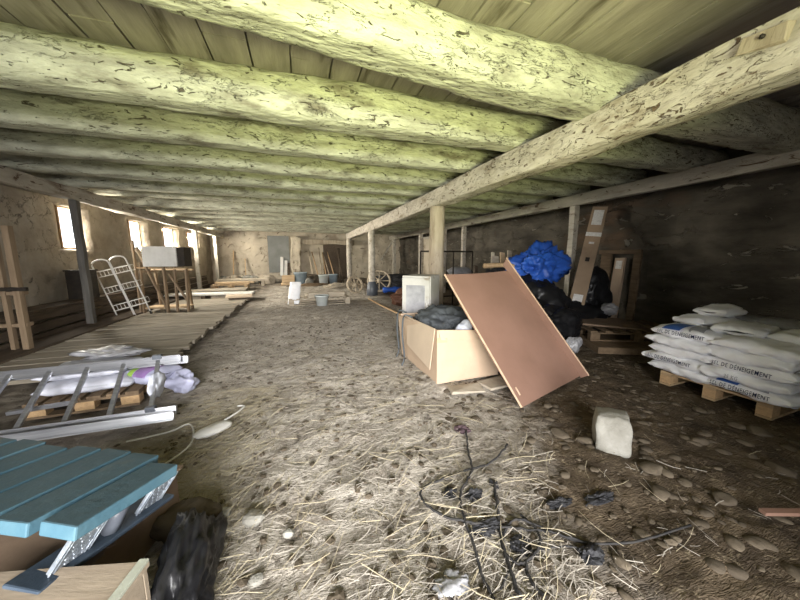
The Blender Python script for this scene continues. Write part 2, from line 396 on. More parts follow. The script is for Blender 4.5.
holes = []
for a, b, z0, z1 in WIN:
    zz = lambda z: 1.4 + (z - 1.4) * K
    holes.append((a - .04, b * K + .08, z0 - .03, z1 + .06, a * K, b * K, zz(z0), zz(z1)))
rough_wall('wall_left', 'wallL', Y0, Y1 + .1, CEIL + .05, lambda u, z, d: (X0 - abs(d), u, z), holes, .11, .06, .25)
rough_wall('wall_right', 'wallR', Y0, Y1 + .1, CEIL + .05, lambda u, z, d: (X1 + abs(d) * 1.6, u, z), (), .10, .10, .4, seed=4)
rough_wall('wall_back', 'wallB', X0 - .1, X1 + .1, CEIL + .05, lambda u, z, d: (u, Y1 + abs(d), z), (), .12, .09, .4, seed=8)
# wall with the doorway behind the camera
rough_wall('wall_front', 'wallL', X0 - .1, X1 + .1, CEIL + .05, lambda u, z, d: (u, Y0 - abs(d), z), [(-2.35, 1.35, -.1, 2.35, -2.3, 1.3, -.1, 2.3)], .2, .05, .4, seed=12)
# window frames of old wood, one per opening
for i, (a, b, z0, z1) in enumerate(WIN):
    zz = lambda z: 1.4 + (z - 1.4) * K
    bm = B(); x = X0 - .235; a2, b2, c0, c1 = a * K, b * K, zz(z0), zz(z1)
    for yy in (a2 + .015, b2 - .015): box(bm, (x, yy, (c0 + c1) / 2), (.04, .03, c1 - c0))
    for q in (c0 + .015, c1 - .015): box(bm, (x, (a2 + b2) / 2, q), (.04, b2 - a2, .03))
    if i == 3:
        for q in (.33, .66): box(bm, (x, (a2 + b2) / 2, c0 + (c1 - c0) * q), (.02, b2 - a2, .014))
        box(bm, (x, (a2 + b2) / 2, (c0 + c1) / 2), (.02, .014, c1 - c0))
    tag(obj('window_%d' % (i + 1), bm, 'pine'), kind='structure')

# ================================================================= BEAMS, GIRDER, POSTS
ordn = ['first', 'second', 'third', 'fourth', 'fifth', 'sixth', 'seventh', 'eighth', 'ninth', 'tenth', 'eleventh', 'twelfth', 'thirteenth', 'fourteenth', 'fifteenth', 'sixteenth']
BY = [1.0, 2.14, 3.18, 4.32, 5.45, 6.5, 7.6, 8.75, 9.9, 11, 12.1, 13.3, 14.4, 15.6, 16.8, 18.0]
def log_beam(y, r, seed, zc, first=False):
    bm = B(); n = 260; seg = 36; rings = []
    for i in range(n + 1):
        x = X0 - .05 + (X1 - X0 + .1) * i / n
        cy = y + .05 * noise.noise(Vector((x * .35, seed, 0))); cz = zc + .03 * noise.noise(Vector((x * .4, seed, 7)))
        rr = r * (1 + .12 * noise.noise(Vector((x * .5, seed, 3))))
        if first: k_ = min(1, max(0, (x + 2) / 3.2)); rr *= .70 + .34 * k_; cz += r * (1 - (.70 + .34 * k_)); cy -= .22 * (1 - k_)
        ring = []
        for k in range(seg):
            t = 2 * math.pi * k / seg; d = Vector((math.cos(t), math.sin(t)))
            q = rr * (1 + .13 * noise.noise(Vector((x * 1.3, d.x * 1.3 + seed, d.y * 1.3))) + .07 * noise.noise(Vector((x * 4, d.x * 2.5 + seed, d.y * 2.5))) + .03 * noise.noise(Vector((x * 13, d.x * 5 + seed, d.y * 5))))
            py, pz = d.x * q, d.y * q
            pz = max(-rr * (.86 + .05 * noise.noise(Vector((x * 2, seed, 5)))), pz); py = max(-rr * .88, min(rr * .88, py))   # roughly squared
            ring.append(bm.verts.new((x, cy + py, cz + pz)))
        rings.append(ring)
    for a, b in zip(rings, rings[1:]):
        for k in range(seg): bm.faces.new((a[k], a[(k + 1) % seg], b[(k + 1) % seg], b[k]))
    bm.faces.new(rings[0]); bm.faces.new(rings[-1])
    return bm
rz_ = random.Random(3)
for i, y in enumerate(BY):
    r = (.2, .225, .205, .185, .17)[i] if i < 5 else rz_.uniform(.14, .185)
    if i == 0: lab = 'whitewashed log ceiling beam directly over the camera'
    else: lab = 'whitewashed log ceiling beam, %s counting away from the camera%s' % (ordn[i - 1], ', thick and lit yellow-green' if i == 1 else '')
    if y < 1.5: continue
    tag(obj('ceiling_beam', log_beam(y, r, i * 3.7, CEIL - r - .005 - (.0 if i < 4 else rz_.uniform(0, .035)), i == 1), 'beam', smooth=True), lab, 'beam', 'log beams under the ceiling boards')

def squared_timber(xc, z0, z1, wd, ya, yb, seed, jit=.02):
    bm = B(); n = int((yb - ya) / .1); rings = []
    prof = [(-.5, -.46), (-.46, -.5), (-.2, -.5), (.2, -.5), (.46, -.5), (.5, -.46), (.5, -.15), (.5, .2), (.5, .46), (.46, .5), (0, .5), (-.46, .5), (-.5, .46), (-.5, .2), (-.5, -.15)]
    for i in range(n + 1):
        y = ya + (yb - ya) * i / n
        ring = []
        for px, pz in prof:
            e = noise.noise(Vector((px * 3 + seed, y * 1.2, pz * 3))) * jit + noise.noise(Vector((px * 5 + seed, y * 5, pz * 5))) * jit * .4
            ring.append(bm.verts.new((xc + px * wd + e + .02 * noise.noise(Vector((y * .4, seed, 0))), y, (z0 + z1) / 2 + pz * (z1 - z0) + e)))
        rings.append(ring)
    k = len(prof)
    for a, b in zip(rings, rings[1:]):
        for j in range(k): bm.faces.new((a[j], a[(j + 1) % k], b[(j + 1) % k], b[j]))
    bm.faces.new(rings[0]); bm.faces.new(rings[-1]); return bm
gd = empty('girder', (2.57, Y0, 2.36), 'long whitewashed girder carried by the row of round posts', 'girder')
o = obj('timber', squared_timber(2.57, 2.355, 2.66, .25, Y0, 16.9, 3, .03), 'girder', smooth=True); o.parent = gd; o.matrix_parent_inverse = Matrix.Translation((-2.57, -Y0, -2.36))
bm = B(); box(bm, (0, 0, 0), (.03, .19, .085), jit=.008)
o = obj('patch_board', bm, 'post', gd, (2.435 - 2.57, 1.10 - Y0, 2.565 - 2.36), bevel=.004, label='brown wooden patch nailed on the girder'); o.rotation_euler = (R(10), 0, 0)
bm = B(); lathe(bm, [(.012, 0), (.012, .01), (.003, .02)], 8); n = obj('nail_head', bm, 'iron', o, (-.016, 0, .01)); n.rotation_euler = (0, R(-90), 0)
tag(obj('wall_plate', squared_timber(-3.95, 2.44, 2.66, .16, Y0, 18.8, 21), 'plate', smooth=True), 'grey horizontal timber under the beams along the left windows', 'timber')
tag(obj('wall_plate', squared_timber(5.55, 2.47, 2.68, .17, Y0, 18.8, 31), 'plate', smooth=True), 'grey horizontal timber under the beams along the dark right wall', 'timber')

def round_post(x, y, r, h, seed, m='post', z0=-.05):
    bm = B(); n = 26; seg = 16; rings = []
    for i in range(n + 1):
        z = z0 + (h - z0) * i / n
        ring = []
        for k in range(seg):
            t = 2 * math.pi * k / seg; d = Vector((math.cos(t), math.sin(t)))
            q = r * (1 + .07 * noise.noise(Vector((d.x * 1.4, d.y * 1.4 + seed, z * 1.5))) + .15 * max(0, 1 - z * 4) ** 2)
            ring.append(bm.verts.new((d.x * q + .015 * noise.noise(Vector((z, seed, 0))), d.y * q, z)))
        rings.append(ring)
    for a, b in zip(rings, rings[1:]):
        for k in range(seg): bm.faces.new((a[k], a[(k + 1) % seg], b[(k + 1) % seg], b[k]))
    bm.faces.new(rings[0]); bm.faces.new(rings[-1])
    return obj('post', bm, m, loc=(x, y, 0), smooth=True)
tag(round_post(2.58, 5.5, .145, 2.37, 1), 'thick round wooden post rising behind the cardboard box', 'post', 'posts under the girder')
o = empty('post', (2.5, 10.9, 0), 'round pale post on a dark foot in mid barn, under the girder', 'post', 'posts under the girder')
p = round_post(0, 0, .12, 2.37, 2, 'girder'); p.name = 'shaft'; p.parent = o; p.location = (0, 0, 0)
bm = B(); lathe(bm, [(.22, -.05), (.21, .2), (.17, .42), (.13, .5)], 14); obj('footing', bm, 'plasticgrey', o, smooth=True, label='dark grey sleeve round the post foot')
tag(round_post(2.5, 16.3, .13, 2.37, 3, 'girder'), 'round pale post far back at the end of the girder', 'post', 'posts under the girder')
def sq_post(x, y, a, h, lab, m='plate', grp=None, z0=-.03):
    bm = B(); bar(bm, (0, 0, z0), (0, 0, h), a, a)
    bmesh.ops.subdivide_edges(bm, edges=bm.edges[:], cuts=7, use_grid_fill=True)
    for v in bm.verts: v.co += Vector((noise.noise(v.co * 4 + Vector((x, y, 0))), noise.noise(v.co * 4 + Vector((y, x, 3))), 0)) * .012
    return tag(obj('post', bm, m, loc=(x, y, 0), bevel=.006), lab, 'post', grp)
sq_post(-3.95, 7.4, .11, 2.45, 'grey square post, painted in backlit shade, beside the nearest window on the left', 'backlitpost', grp='posts along the left wall')
sq_post(-3.95, 14.2, .14, 2.45, 'grey square post beyond the farthest window on the left', grp='posts along the left wall')
sq_post(-3.95, 17.2, .14, 2.45, 'grey square post nearest the back wall on the left', grp='posts along the left wall')
sq_post(5.55, 5.05, .13, 2.48, 'squared grey post standing behind the blue tarpaulin', grp='posts along the right wall')
sq_post(5.55, 9.6, .13, 2.48, 'squared pale post behind the black iron bed frame, right one', 'girder', grp='posts along the right wall')
sq_post(5.3, 10.6, .12, 2.48, 'squared pale post behind the iron bed frame, left one', 'girder', grp='posts along the right wall')
sq_post(5.45, 13.4, .15, 2.48, 'squared pale post just left of the thick round post', 'girder', grp='posts along the right wall')
sq_post(5.5, 17.8, .18, 2.48, 'squared grey post in the far right corner, above the blue roll', 'plate', grp='posts along the right wall')
bm = B(); bar(bm, (4.7, 17.9, 1.2), (5.45, 17.9, 2.4), .12, .1)
tag(obj('diagonal_brace', bm, 'plate', bevel=.006), 'slanting timber brace against the far right corner post', 'brace')

# ================================================================= LEFT SIDE
# manger along the wall
mg = empty('manger', (-4.3, 9, 0), 'low dark plank manger running along the foot of the left wall', 'manger')
for k, (xx, z0, z1) in enumerate(((.22, 0, .16), (.20, .19, .33), (.17, .36, .50))):
    bm = B(); box(bm, (xx, .6, (z0 + z1) / 2), (.045, 12.6, z1 - z0), jit=.01); obj('front_board', bm, 'darkwood', mg, bevel=.004)
bm = B(); box(bm, (.0, .6, .53), (.38, 12.6, .04), jit=.01); obj('top_board', bm, 'darkwood', mg, bevel=.004)
bm = B(); box(bm, (.48, -1.5, .06), (.4, 8, .1), jit=.015); obj('step_board', bm, 'darkwood', mg, bevel=.004)

# plank deck
bm = B(); y = 4.25
while y < 10.9:
    wd = random.uniform(.17, .24)
    xa = -3.85 + random.uniform(-.12, .08); xb = -1.68 + random.uniform(-.04, .06)
    box(bm, ((xa + xb) / 2, y + wd / 2, .045 + random.uniform(-.006, .006)), (xb - xa, wd - .022, .05), Matrix.Rotation(random.uniform(-.01, .01), 3, 'Z'))
    y += wd
tag(obj('plank_deck', bm, 'deck', bevel=.003), 'weathered grey plank deck on the floor left of the aisle', 'deck')

# ladder: two stacked sections lying across the deck end
ld = empty('aluminium_ladder', (-1.6, 3, .2), 'shiny aluminium extension ladder lying on its side frame before the white sacks', 'ladder')
def L_(p): return Vector(p) - Vector((-1.6, 3, .2))
# near stile  (-2.6,2.75,.15)->(-1.0,2.72,.2) ; far stile tilted up on the sack pallet
def stile(p0, p1, name='stile'):
    bm = B(); p0, p1 = L_(p0), L_(p1)
    up = Vector((0, .35, .93))
    bar(bm, p0, p1, .028, .066, up=(0, .35, .93))
    n = Vector((0, 1, -.35)).normalized()
    for s in (-1, 1):
        off = up.normalized() * .03 * s
        bar(bm, p0 + off - n * .012, p1 + off - n * .012, .03, .012, up=(0, .35, .93))
    return obj(name, bm, 'alu', ld, bevel=.002)
NA, NB = Vector((-2.75, 2.86, .09)), Vector((-1.05, 2.86, .12))
FA, FB = Vector((-2.75, 3.36, .40)), Vector((-1.13, 3.28, .44))
stile(NA, NB); stile(FA, FB)
dn = Vector((0, -.07, -.035)); 
stile(NA + Vector((0, -.075, .0)), NB + Vector((.01, -.085, -.01))); stile(FA + Vector((0, .05, -.03)), FB + Vector((.05, .05, -.03)))
for t in (.065, .23, .395, .56, .725, .89):
    bm = B(); a = NA.lerp(NB, t); b = FA.lerp(FB, t)
    bar(bm, L_(a), L_(b), .034, .03); 
    obj('rung', bm, 'alu', ld, bevel=.006)
bm = B(); bar(bm, L_((-2.3, 3.15, .15)), L_((-1.85, 3.12, .19)), .04, .03); obj('stay_bar', bm, 'alu', ld, bevel=.004)
for p in (NB, FB):
    bm = B(); box(bm, L_(p - Vector((.18, -.0, -.035))), (.07, .045, .04)); obj('bracket', bm, 'plasticgrey', ld, bevel=.004, label='dark grey plastic bracket')
# rag on last rung
bm = B(); crumple(bm, (-1.27, 3.13, .28), (.035, .13, .11), 5, 4, .5, 2.5)
tag(obj('rag', bm, 'whitecloth', smooth=True), 'white rag hanging on the last rung of the ladder', 'rag')

# block pallets ---------------------------------------------------
def pallet(name, loc, rz, lab, m='palletw', mb='chip', L=1.2, Wd=.8, h=.144, grp=None, slats=7, rot=None, cat='pallet'):
    """length along local x; three runners, nine blocks, slatted top"""
    r = empty(name, loc, lab, cat, grp, rz, rot)
    for i in range(slats):
        x = -L / 2 + .05 + (L - .1) * i / (slats - 1)
        bm = B(); box(bm, (x, 0, h - .011), (.1 if slats < 8 else .095, Wd, .022)); obj('top_slat', bm, m, r, bevel=.002)
    for y in (-Wd / 2 + .05, 0, Wd / 2 - .05):
        bm = B(); box(bm, (0, y, h - .033), (L, .1, .02)); obj('stringer', bm, m, r, bevel=.002)
        bm = B(); box(bm, (0, y, .011), (L, .1, .022)); obj('bottom_board', bm, m, r, bevel=.002)
        for x in (-L / 2 + .07, 0, L / 2 - .07):
            bm = B(); box(bm, (x, y, h / 2 - .01), (.14, .1, h - .066)); obj('block', bm, mb, r, bevel=.003)
    return r
# compost sacks' pallet under the ladder
pallet('pallet', (-1.93, 3.62, .0), R(3), 'small brown pallet under the sacks behind the ladder', L=.8, Wd=.6, slats=6, m='palletbrown')

def sack_surface(u, t, L, W, T):
    """u in -1..1 along the sack, t angle round it -> local point"""
    e = .62
    k = max(0.0, 1 - abs(u) ** 3.2) ** .55
    kk = 1 - .05 * abs(u) ** 4
    c, s = math.cos(t), math.sin(t)
    x = math.copysign(abs(c) ** e, c) * W / 2 * kk; z = math.copysign(abs(s) ** .85, s) * T / 2 * (.07 + .93 * k)
    return Vector((x, u * L / 2, z))
def sack_mesh(L, W, T, seed, wr=.010, sag=0):
    bm = B(); nu, nt = 44, 36; rings = []
    for i in range(nu + 1):
        u = -1 + 2 * i / nu; ring = []
        for k in range(nt):
            t = 2 * math.pi * k / nt; p = sack_surface(u, t, L, W, T)
            n = Vector((p.x / W, 0, p.z / T)); n = n.normalized() if n.length > 0 else Vector((0, 0, 1))
            a = abs(noise.noise(Vector((p.x * 9, p.y * 5, p.z * 9 + seed * 3)))) + .6 * abs(noise.noise(Vector((p.x * 20, p.y * 11, p.z * 16 + seed * 3))))
            w_ = wr * (1 + 1.6 * abs(u) ** 4)
            p += n * (a - .3) * w_ * 1.4; p.z += noise.noise(Vector((p.y * 4, p.x * 4, seed))) * wr * .9
            p.z += -sag * u * u
            ring.append(bm.verts.new(p))
        rings.append(ring)
    for a, b in zip(rings, rings[1:]):
        for k in range(nt): bm.faces.new((a[k], a[(k + 1) % nt], b[(k + 1) % nt], b[k]))
    bm.faces.new(rings[0]); bm.faces.new(rings[-1]); return bm
def text_on(parent, txt, u0, u1, t0, t1, L, W, T, m='ink', name='printed_text', off=.007, bold=.008, flip=1):
    cu = bpy.data.curves.new('txt', 'FONT'); cu.body = txt; cu.size = 1; cu.offset = bold; cu.space_character = 1.12; cu.resolution_u = 2
    to = bpy.data.objects.new('txt', cu); col.objects.link(to)
    bpy.context.view_layer.update(); me = bpy.data.meshes.new_from_object(to.evaluated_get(bpy.context.evaluated_depsgraph_get()))
    bpy.data.objects.remove(to)
    bm = B(); bm.from_mesh(me); bmesh.ops.triangulate(bm, faces=bm.faces[:])
    xs_ = [v.co.x for v in bm.verts]; ys_ = [v.co.y for v in bm.verts]; a, b = min(xs_), max(xs_); c, d = min(ys_), max(ys_)
    for v in bm.verts:
        fx = (v.co.x - a) / (b - a); fy = (v.co.y - c) / (d - c)
        u = u0 + (u1 - u0) * fx; t = t0 + (t1 - t0) * fy
        p = sack_surface(u, t, L, W, T); n = Vector((p.x / W, 0, p.z / T)).normalized(); v.co = p + n * off
    return obj(name, bm, m, parent)
def patch_on(parent, u0, u1, t0, t1, L, W, T, m, name='printed_panel', off=.006, skew=0):
    bm = B(); n = 10; V = [[None] * (n + 1) for _ in range(n + 1)]
    for i in range(n + 1):
        for j in range(n + 1):
            u = u0 + (u1 - u0) * i / n + skew * j / n; t = t0 + (t1 - t0) * j / n
            p = sack_surface(u, t, L, W, T); nn = Vector((p.x / W, 0, p.z / T)).normalized(); V[i][j] = bm.verts.new(p + nn * off)
    for i in range(n):
        for j in range(n): bm.faces.new((V[i][j], V[i + 1][j], V[i + 1][j + 1], V[i][j + 1]))
    return obj(name, bm, m, parent)
def sack(loc, rz, L, W, T, seed, lab, cat='sack', grp=None, m='bag', wr=.012, rot=None, sag=0):
    o = obj('plastic_sack', sack_mesh(L, W, T, seed, wr, sag), m, loc=loc, smooth=True); o.rotation_euler = rot or (0, 0, rz)
    return tag(o, lab, cat, grp)

g = 'compost sacks behind the ladder'
s = sack((-1.95, 3.60, .205), R(92), .72, .44, .13, 1, 'white printed sack, lower of the two behind the ladder rungs', grp=g, m='sackdull')
patch_on(s, -.5, .4, R(168), R(176), .72, .44, .13, 'inkgrey')
s = sack((-2.0, 3.66, .315), R(88), .66, .42, .11, 2, 'white printed sack, upper of the two behind the ladder rungs', grp=g, m='sackdull')
s = sack((-1.50, 3.62, .22), R(60), .36, .36, .16, 3, 'violet and green printed sack beside the ladder end', grp=g, m='lilac')
patch_on(s, -.7, .1, R(20), R(170), .36, .36, .16, 'purple'); patch_on(s, .15, .5, R(30), R(170), .36, .36, .16, 'green')
bm = B(); crumple(bm, (-1.24, 3.58, .10), (.12, .09, .11), 9, 4, .8, 2.6, floor=fz(-1.2, 3.5))
tag(obj('plastic_bag', bm, 'lilac', smooth=True), 'crumpled lilac plastic bag on the floor at the ladder end', 'bag')
bm = B()
V = [(-2.3, 3.95, .47), (-1.75, 3.9, .44), (-1.85, 4.22, .36), (-2.15, 4.25, .37)]
crumple(bm, (-2.0, 3.92, .38), (.3, .14, .05), 4, 4, .9, 2.4, 1)
tag(obj('plastic_film', bm, 'bagfilm', smooth=True), 'shiny clear plastic film lying on top of the white sacks', 'film')

# white cable curl, flat stone
bm = B(); tube(bm, spline([(-1.3, 2.62, .02), (-1.05, 2.65, .03), (-.93, 2.72, .03), (-.86, 2.6, .02), (-.84, 2.4, .02), (-.95, 2.2, .02), (-1.12, 2.05, .02), (-1.2, 1.98, .02)], 6), .007, 6)
for v in bm.verts: v.co.z += max(0, fz(v.co.x, v.co.y)) + .006
tag(obj('cable', bm, 'cable', smooth=True), 'white cable curling over the floor below the ladder end', 'cable')
bm = B(); rock(bm, (-.72, 2.6, .03), (.15, .075, .035), 3, 3, .3, 3, R(35))
tag(obj('flat_stone', bm, 'cable', smooth=True), 'flat oval pale stone alone on the left of the aisle', 'stone')
bm = B(); tube(bm, spline([(-.66, 2.68, .05), (-.58, 2.8, .05), (-.55, 2.92, .04), (-.61, 2.96, .03)], 6), .008, 6)
tag(obj('string', bm, 'cable', smooth=True), 'short white string curling out from under the oval stone', 'string')

# ---- blue slatted pallet on boxes, bottom left
def ray(px, py):
    f = cam.rotation_euler.to_matrix(); return f @ Vector(((px - 400) / 300, (300 - py) / 300, -1))
bd = Vector((.415, .907, -.17)).normalized()     # along the slats
bc = Vector((-.87, .49, .02)); bc = (bc - bc.dot(bd) * bd).normalized()
bn = bc.cross(bd).normalized()
if bn.z < 0: bn = -bn
BN = Vector((-.74, 1.16, .52))
rotm = Matrix((bd, bc, bn)).transposed()
bp = empty('blue_pallet', BN, 'faded blue slatted pallet with metal spacers resting on boxes, bottom left', 'pallet', rot=rotm.to_euler())
TH = .048
lens = [(.0, .40), (-.015, .46), (-.02, .47), (0, .46), (-.02, .44), (0, .46), (-.01, .45), (0, .45), (0, .45)]
for i, (a, b) in enumerate(lens):
    bm = B(); box(bm, ((a + b) / 2, .07 + i * .158, -TH / 2), (b - a, .140, TH), jit=.003)
    o = obj('slat', bm, ['blue', 'blueedge'], bp, bevel=.006)
    for p in o.data.polygons:
        if abs(p.normal.z) < .5: p.material_index = 1
bm = B(); box(bm, (.2, .68, -TH - .012), (.09, 1.3, .02)); obj('cross_batten', bm, 'slate', bp, bevel=.003)
for sx in (.075, .37):
    bm = B(); c0 = Vector((sx, .03, -TH)); c1 = Vector((sx - .02, .09, -.17))
    bar(bm, c0, c1, .012, .125, up=(1, 0, 0))
    for q in (-.058, -.045, .045, .058): bar(bm, c0 + Vector((q, -.006, 0)), c1 + Vector((q, -.006, 0)), .007, .006, up=(1, 0, 0))
    for k in range(6):
        for e in (-.025, 0, .025):
            q = c0.lerp(c1, (k + .5) / 6); box(bm, q + Vector((e + .01 * (k % 2), -.007, 0)), (.014, .005, .006))
    obj('metal_spacer', bm, 'galv', bp, bevel=.002, label='galvanised perforated metal spacer')
bm = B(); tube(bm, [(.21, .06, -.05), (.20, .10, -.17)], .028, 12); obj('round_spacer', bm, 'plasticgrey', bp, smooth=True, label='grey round plastic spacer')
bm = B(); box(bm, (.2, .12, -.18), (.50, .14, .022), jit=.003); obj('bottom_board', bm, 'slate', bp, bevel=.006, label='dark slate-blue bottom board')
bm = B(); box(bm, (.2, 1.0, -.18), (.56, .18, .022), jit=.003); obj('bottom_board', bm, 'slate', bp, bevel=.006)

# boxes below the pallet
zb = .30
cb = empty('storage_box', (-1.15, 1.52, 0), 'brown cardboard box carrying the blue pallet, bottom left', 'box', rz=R(-12))
bm = B(); box(bm, (0, .05, .13), (.76, .66, .25)); obj('body', bm, 'carddark', cb, bevel=.004)
bm = B()
n = 30; pts = []
for i in range(n + 1): pts.append((.41 + .012 * math.sin(i * 2.4) + .008 * random.random(), -.34 + .72 * i / n))
vs = [bm.verts.new((-.42, -.34, .257))] + [bm.verts.new((x, y, .257)) for x, y in pts] + [bm.verts.new((-.42, .38, .257))]
f = bm.faces.new(vs); ex = bmesh.ops.extrude_face_region(bm, geom=[f])
for v in [e for e in ex['geom'] if isinstance(e, bmesh.types.BMVert)]: v.co.z += .01
obj('ragged_lid', bm, 'carddark', cb, label='brown lid with a torn wavy edge')
pb = empty('plywood_crate', (-.84, 1.02, .045), 'pale dusty plywood crate in the bottom left corner', 'crate', rz=R(-14))
bm = B(); box(bm, (0, 0, .30), (.52, .36, .018)); obj('lid', bm, 'ply', pb, bevel=.002)
for a, s_ in (((0, -.17, .145), (.50, .018, .29)), ((0, .17, .145), (.50, .018, .29)), ((-.24, 0, .145), (.018, .32, .29)), ((.24, 0, .145), (.018, .32, .29))):
    bm = B(); box(bm, a, s_); obj('side_panel', bm, 'ply', pb, bevel=.002)
bm = B(); box(bm, (.245, 0, .315), (.03, .36, .012)); obj('edge_strip', bm, 'palestrip', pb, bevel=.002, label='pale green-white edge strip')
bm = B(); crumple(bm, (-1.22, .98, .2), (.12, .12, .24), 3, 4, .25, 2, floor=fz(-1, .9))
tag(obj('plastic_bag', bm, 'plasticgrey', smooth=True), 'dark grey bag bulging left of the plywood crate, bottom left corner', 'bag')
bm = B(); crumple(bm, (-.49, 1.27, .09), (.10, .30, .16), 11, 5, .6, 2.2, 1.0, floor=fz(-.3, 1.1))
tag(obj('plastic_bag', bm, 'plasticblack', smooth=True), 'black plastic bag on the floor right of the plywood crate', 'bag')
bm = B(); crumple(bm, (-.62, 1.66, .06), (.14, .11, .08), 12, 4, .5, 2, floor=fz(-.3, 1.5))
tag(obj('sacking', bm, 'rubbledark', smooth=True), 'brown sacking bunched behind the black bag', 'sacking')
for k, (x, y, s_) in enumerate(((-.25, 1.28, .035), (-.30, 1.62, .06), (-.47, 1.72, .05), (-.12, 1.47, .03))):
    bm = B(); rock(bm, (x, y, fz(x, y) + s_ * .4), (s_, s_ * .8, s_ * .7), 30 + k, 2)
    tag(obj('pebble', bm, 'stone', smooth=False), ['white pebble beside the black plastic bag', 'pale flat stone behind the brown sacking', 'grey stone chip at the corner of the blue pallet', 'small stone in the straw right of the black bag'][k], 'stone', 'loose stones near the blue pallet')

# left wooden rack at frame edge
fr = empty('timber_rack', (-4.0, 5.6, 0), 'upright pine rack at the left edge of the picture', 'rack')
for x, y in ((.26, .0), (-.5, .35)):
    bm = B(); bar(bm, (x, y, -.02), (x, y, 1.82), .09, .07); obj('upright', bm, 'oldpine', fr, bevel=.004)
bm = B(); bar(bm, (.12, 0, -.02), (.12, 0, 1.7), .07, .05); obj('upright', bm, 'oldpine', fr, bevel=.004)
for z in (.45, .9):
    bm = B(); bar(bm, (-.6, .04, z), (.3, .04, z), .05, .12, up=(0, 1, 0)); obj('crosspiece', bm, 'oldpine', fr, bevel=.004)
bm = B(); bar(bm, (-.5, -.06, .98), (.4, -.07, .96), .05, .05); obj('iron_bar', bm, 'iron', fr, bevel=.002)

# dark cabinet behind post
dc = empty('dark_cabinet', (-4.3, 7.95, .55), 'black cabinet standing by the post under the nearest window', 'cabinet')
bm = B(); box(bm, (0, 0, .28), (.34, .34, .56)); obj('body', bm, 'iron', dc, bevel=.01)
bm = B(); box(bm, (0, 0, .575), (.37, .38, .03)); obj('lid', bm, 'iron', dc, bevel=.008)
bm = B(); bar(bm, (.18, -.1, .45), (.18, .1, .45), .02, .02); obj('handle', bm, 'iron', dc)

# white wire rack, leaning
wr_ = empty('wire_rack', (-3.62, 8.3, .03), 'white wire basket rack with arched frames beside the window post', 'rack', rot=(R(0), R(-15), R(8)))
wr_.scale = (.84, .84, .93)
def hoop(x0, nm):
    pts = [(x0, 0, .02)] + [(x0, 0, z) for z in (.5, 1.0, 1.40)] + [(x0 + .17 - .17 * math.cos(a), 0, 1.40 + .10 * math.sin(a)) for a in [R(d) for d in (30, 60, 90, 120, 150)]] + [(x0 + .34, 0, z) for z in (1.40, 1.0, .5, .02)]
    bm = B(); tube(bm, pts, .017, 8); obj('frame_hoop', bm, 'white', wr_, smooth=True)
hoop(-.36, ''); hoop(.0, '')
for z in (.28, .72, 1.12):
    bm = B()
    for zz in (0, .13):
        tube(bm, [(-.36, 0, z + zz), (.36, 0, z + zz), (.36, .28, z + zz), (-.36, .28, z + zz)], .008, 6, closed=True)
    for k in range(10):
        x = -.36 + .72 * k / 9
        tube(bm, [(x, 0, z + .13), (x, 0, z), (x, .28, z), (x, .28, z + .13)], .004, 4)
    bar(bm, (-.37, -.02, z), (.37, -.02, z), .035, .012, up=(0, 0, 1))
    obj('wire_basket', bm, 'white', wr_)
for x in (-.36, .34):
    bm = B(); tube(bm, [(x - .015, .02, -.0), (x + .015, .02, -.0)], .05, 12); o = obj('wheel', bm, 'plasticblack', wr_, (0, 0, .03), smooth=True)

# sawhorse bench and white panel
sb = empty('sawhorse', (-3.2, 8.6, 0), 'pine sawhorse bench with slanting braces carrying the white panel', 'sawhorse', rz=R(-8))
sb.scale = (.74, .9, 1)
def piece(nm, a, b, w_=.09, h_=.045, m='oldpine', par=None):
    bm = B(); bar(bm, a, b, w_, h_); return obj(nm, bm, m, par or sb, bevel=.003)
for x in (-.55, .42):
    piece('leg', (x, 0, -.0), (x + .03, .02, 1.28)); piece('leg', (x + .14, .55, -.0), (x + .1, .5, 1.12))
    piece('crosspiece', (x, .0, 1.05), (x + .12, .55, 1.05))
piece('leg', (-.6, -.05, .0), (-.62, -.05, 1.78), .08, .04)
piece('brace', (-.52, -.06, 1.62), (.18, -.06, .12)); piece('brace', (.30, -.03, 1.0), (.72, .02, .35))
piece('leg', (.18, -.06, .0), (.18, -.06, 1.20), .1, .05); piece('leg', (.74, .0, .0), (.78, .0, 1.12), .09, .05)
piece('rail', (-.6, -.0, 1.15), (.8, .0, 1.12), .1, .04, 'pinex'); piece('rail', (-.55, .52, 1.1), (.7, .52, 1.08), .1, .04, 'pinex')
bm = B(); box(bm, (.05, .25, .18), (1.2, .5, .03)); obj('shelf_board', bm, 'pinex', sb, bevel=.003)
wp = empty('white_panel', (-3.08, 8.52, 1.17), 'white panel set on top of the sawhorse bench', 'panel', rz=R(-8)); wp.scale = (.74, 1, 1)  # white panel, with a dark box body behind its face
bm = B(); box(bm, (0, -.09, .24), (.95, .04, .46)); obj('front_face', bm, 'white', wp, bevel=.004)
bm = B(); box(bm, (.14, .12, .23), (1.05, .34, .45)); obj('dark_box', bm, 'iron', wp, bevel=.004, label='dark box body behind the white face')

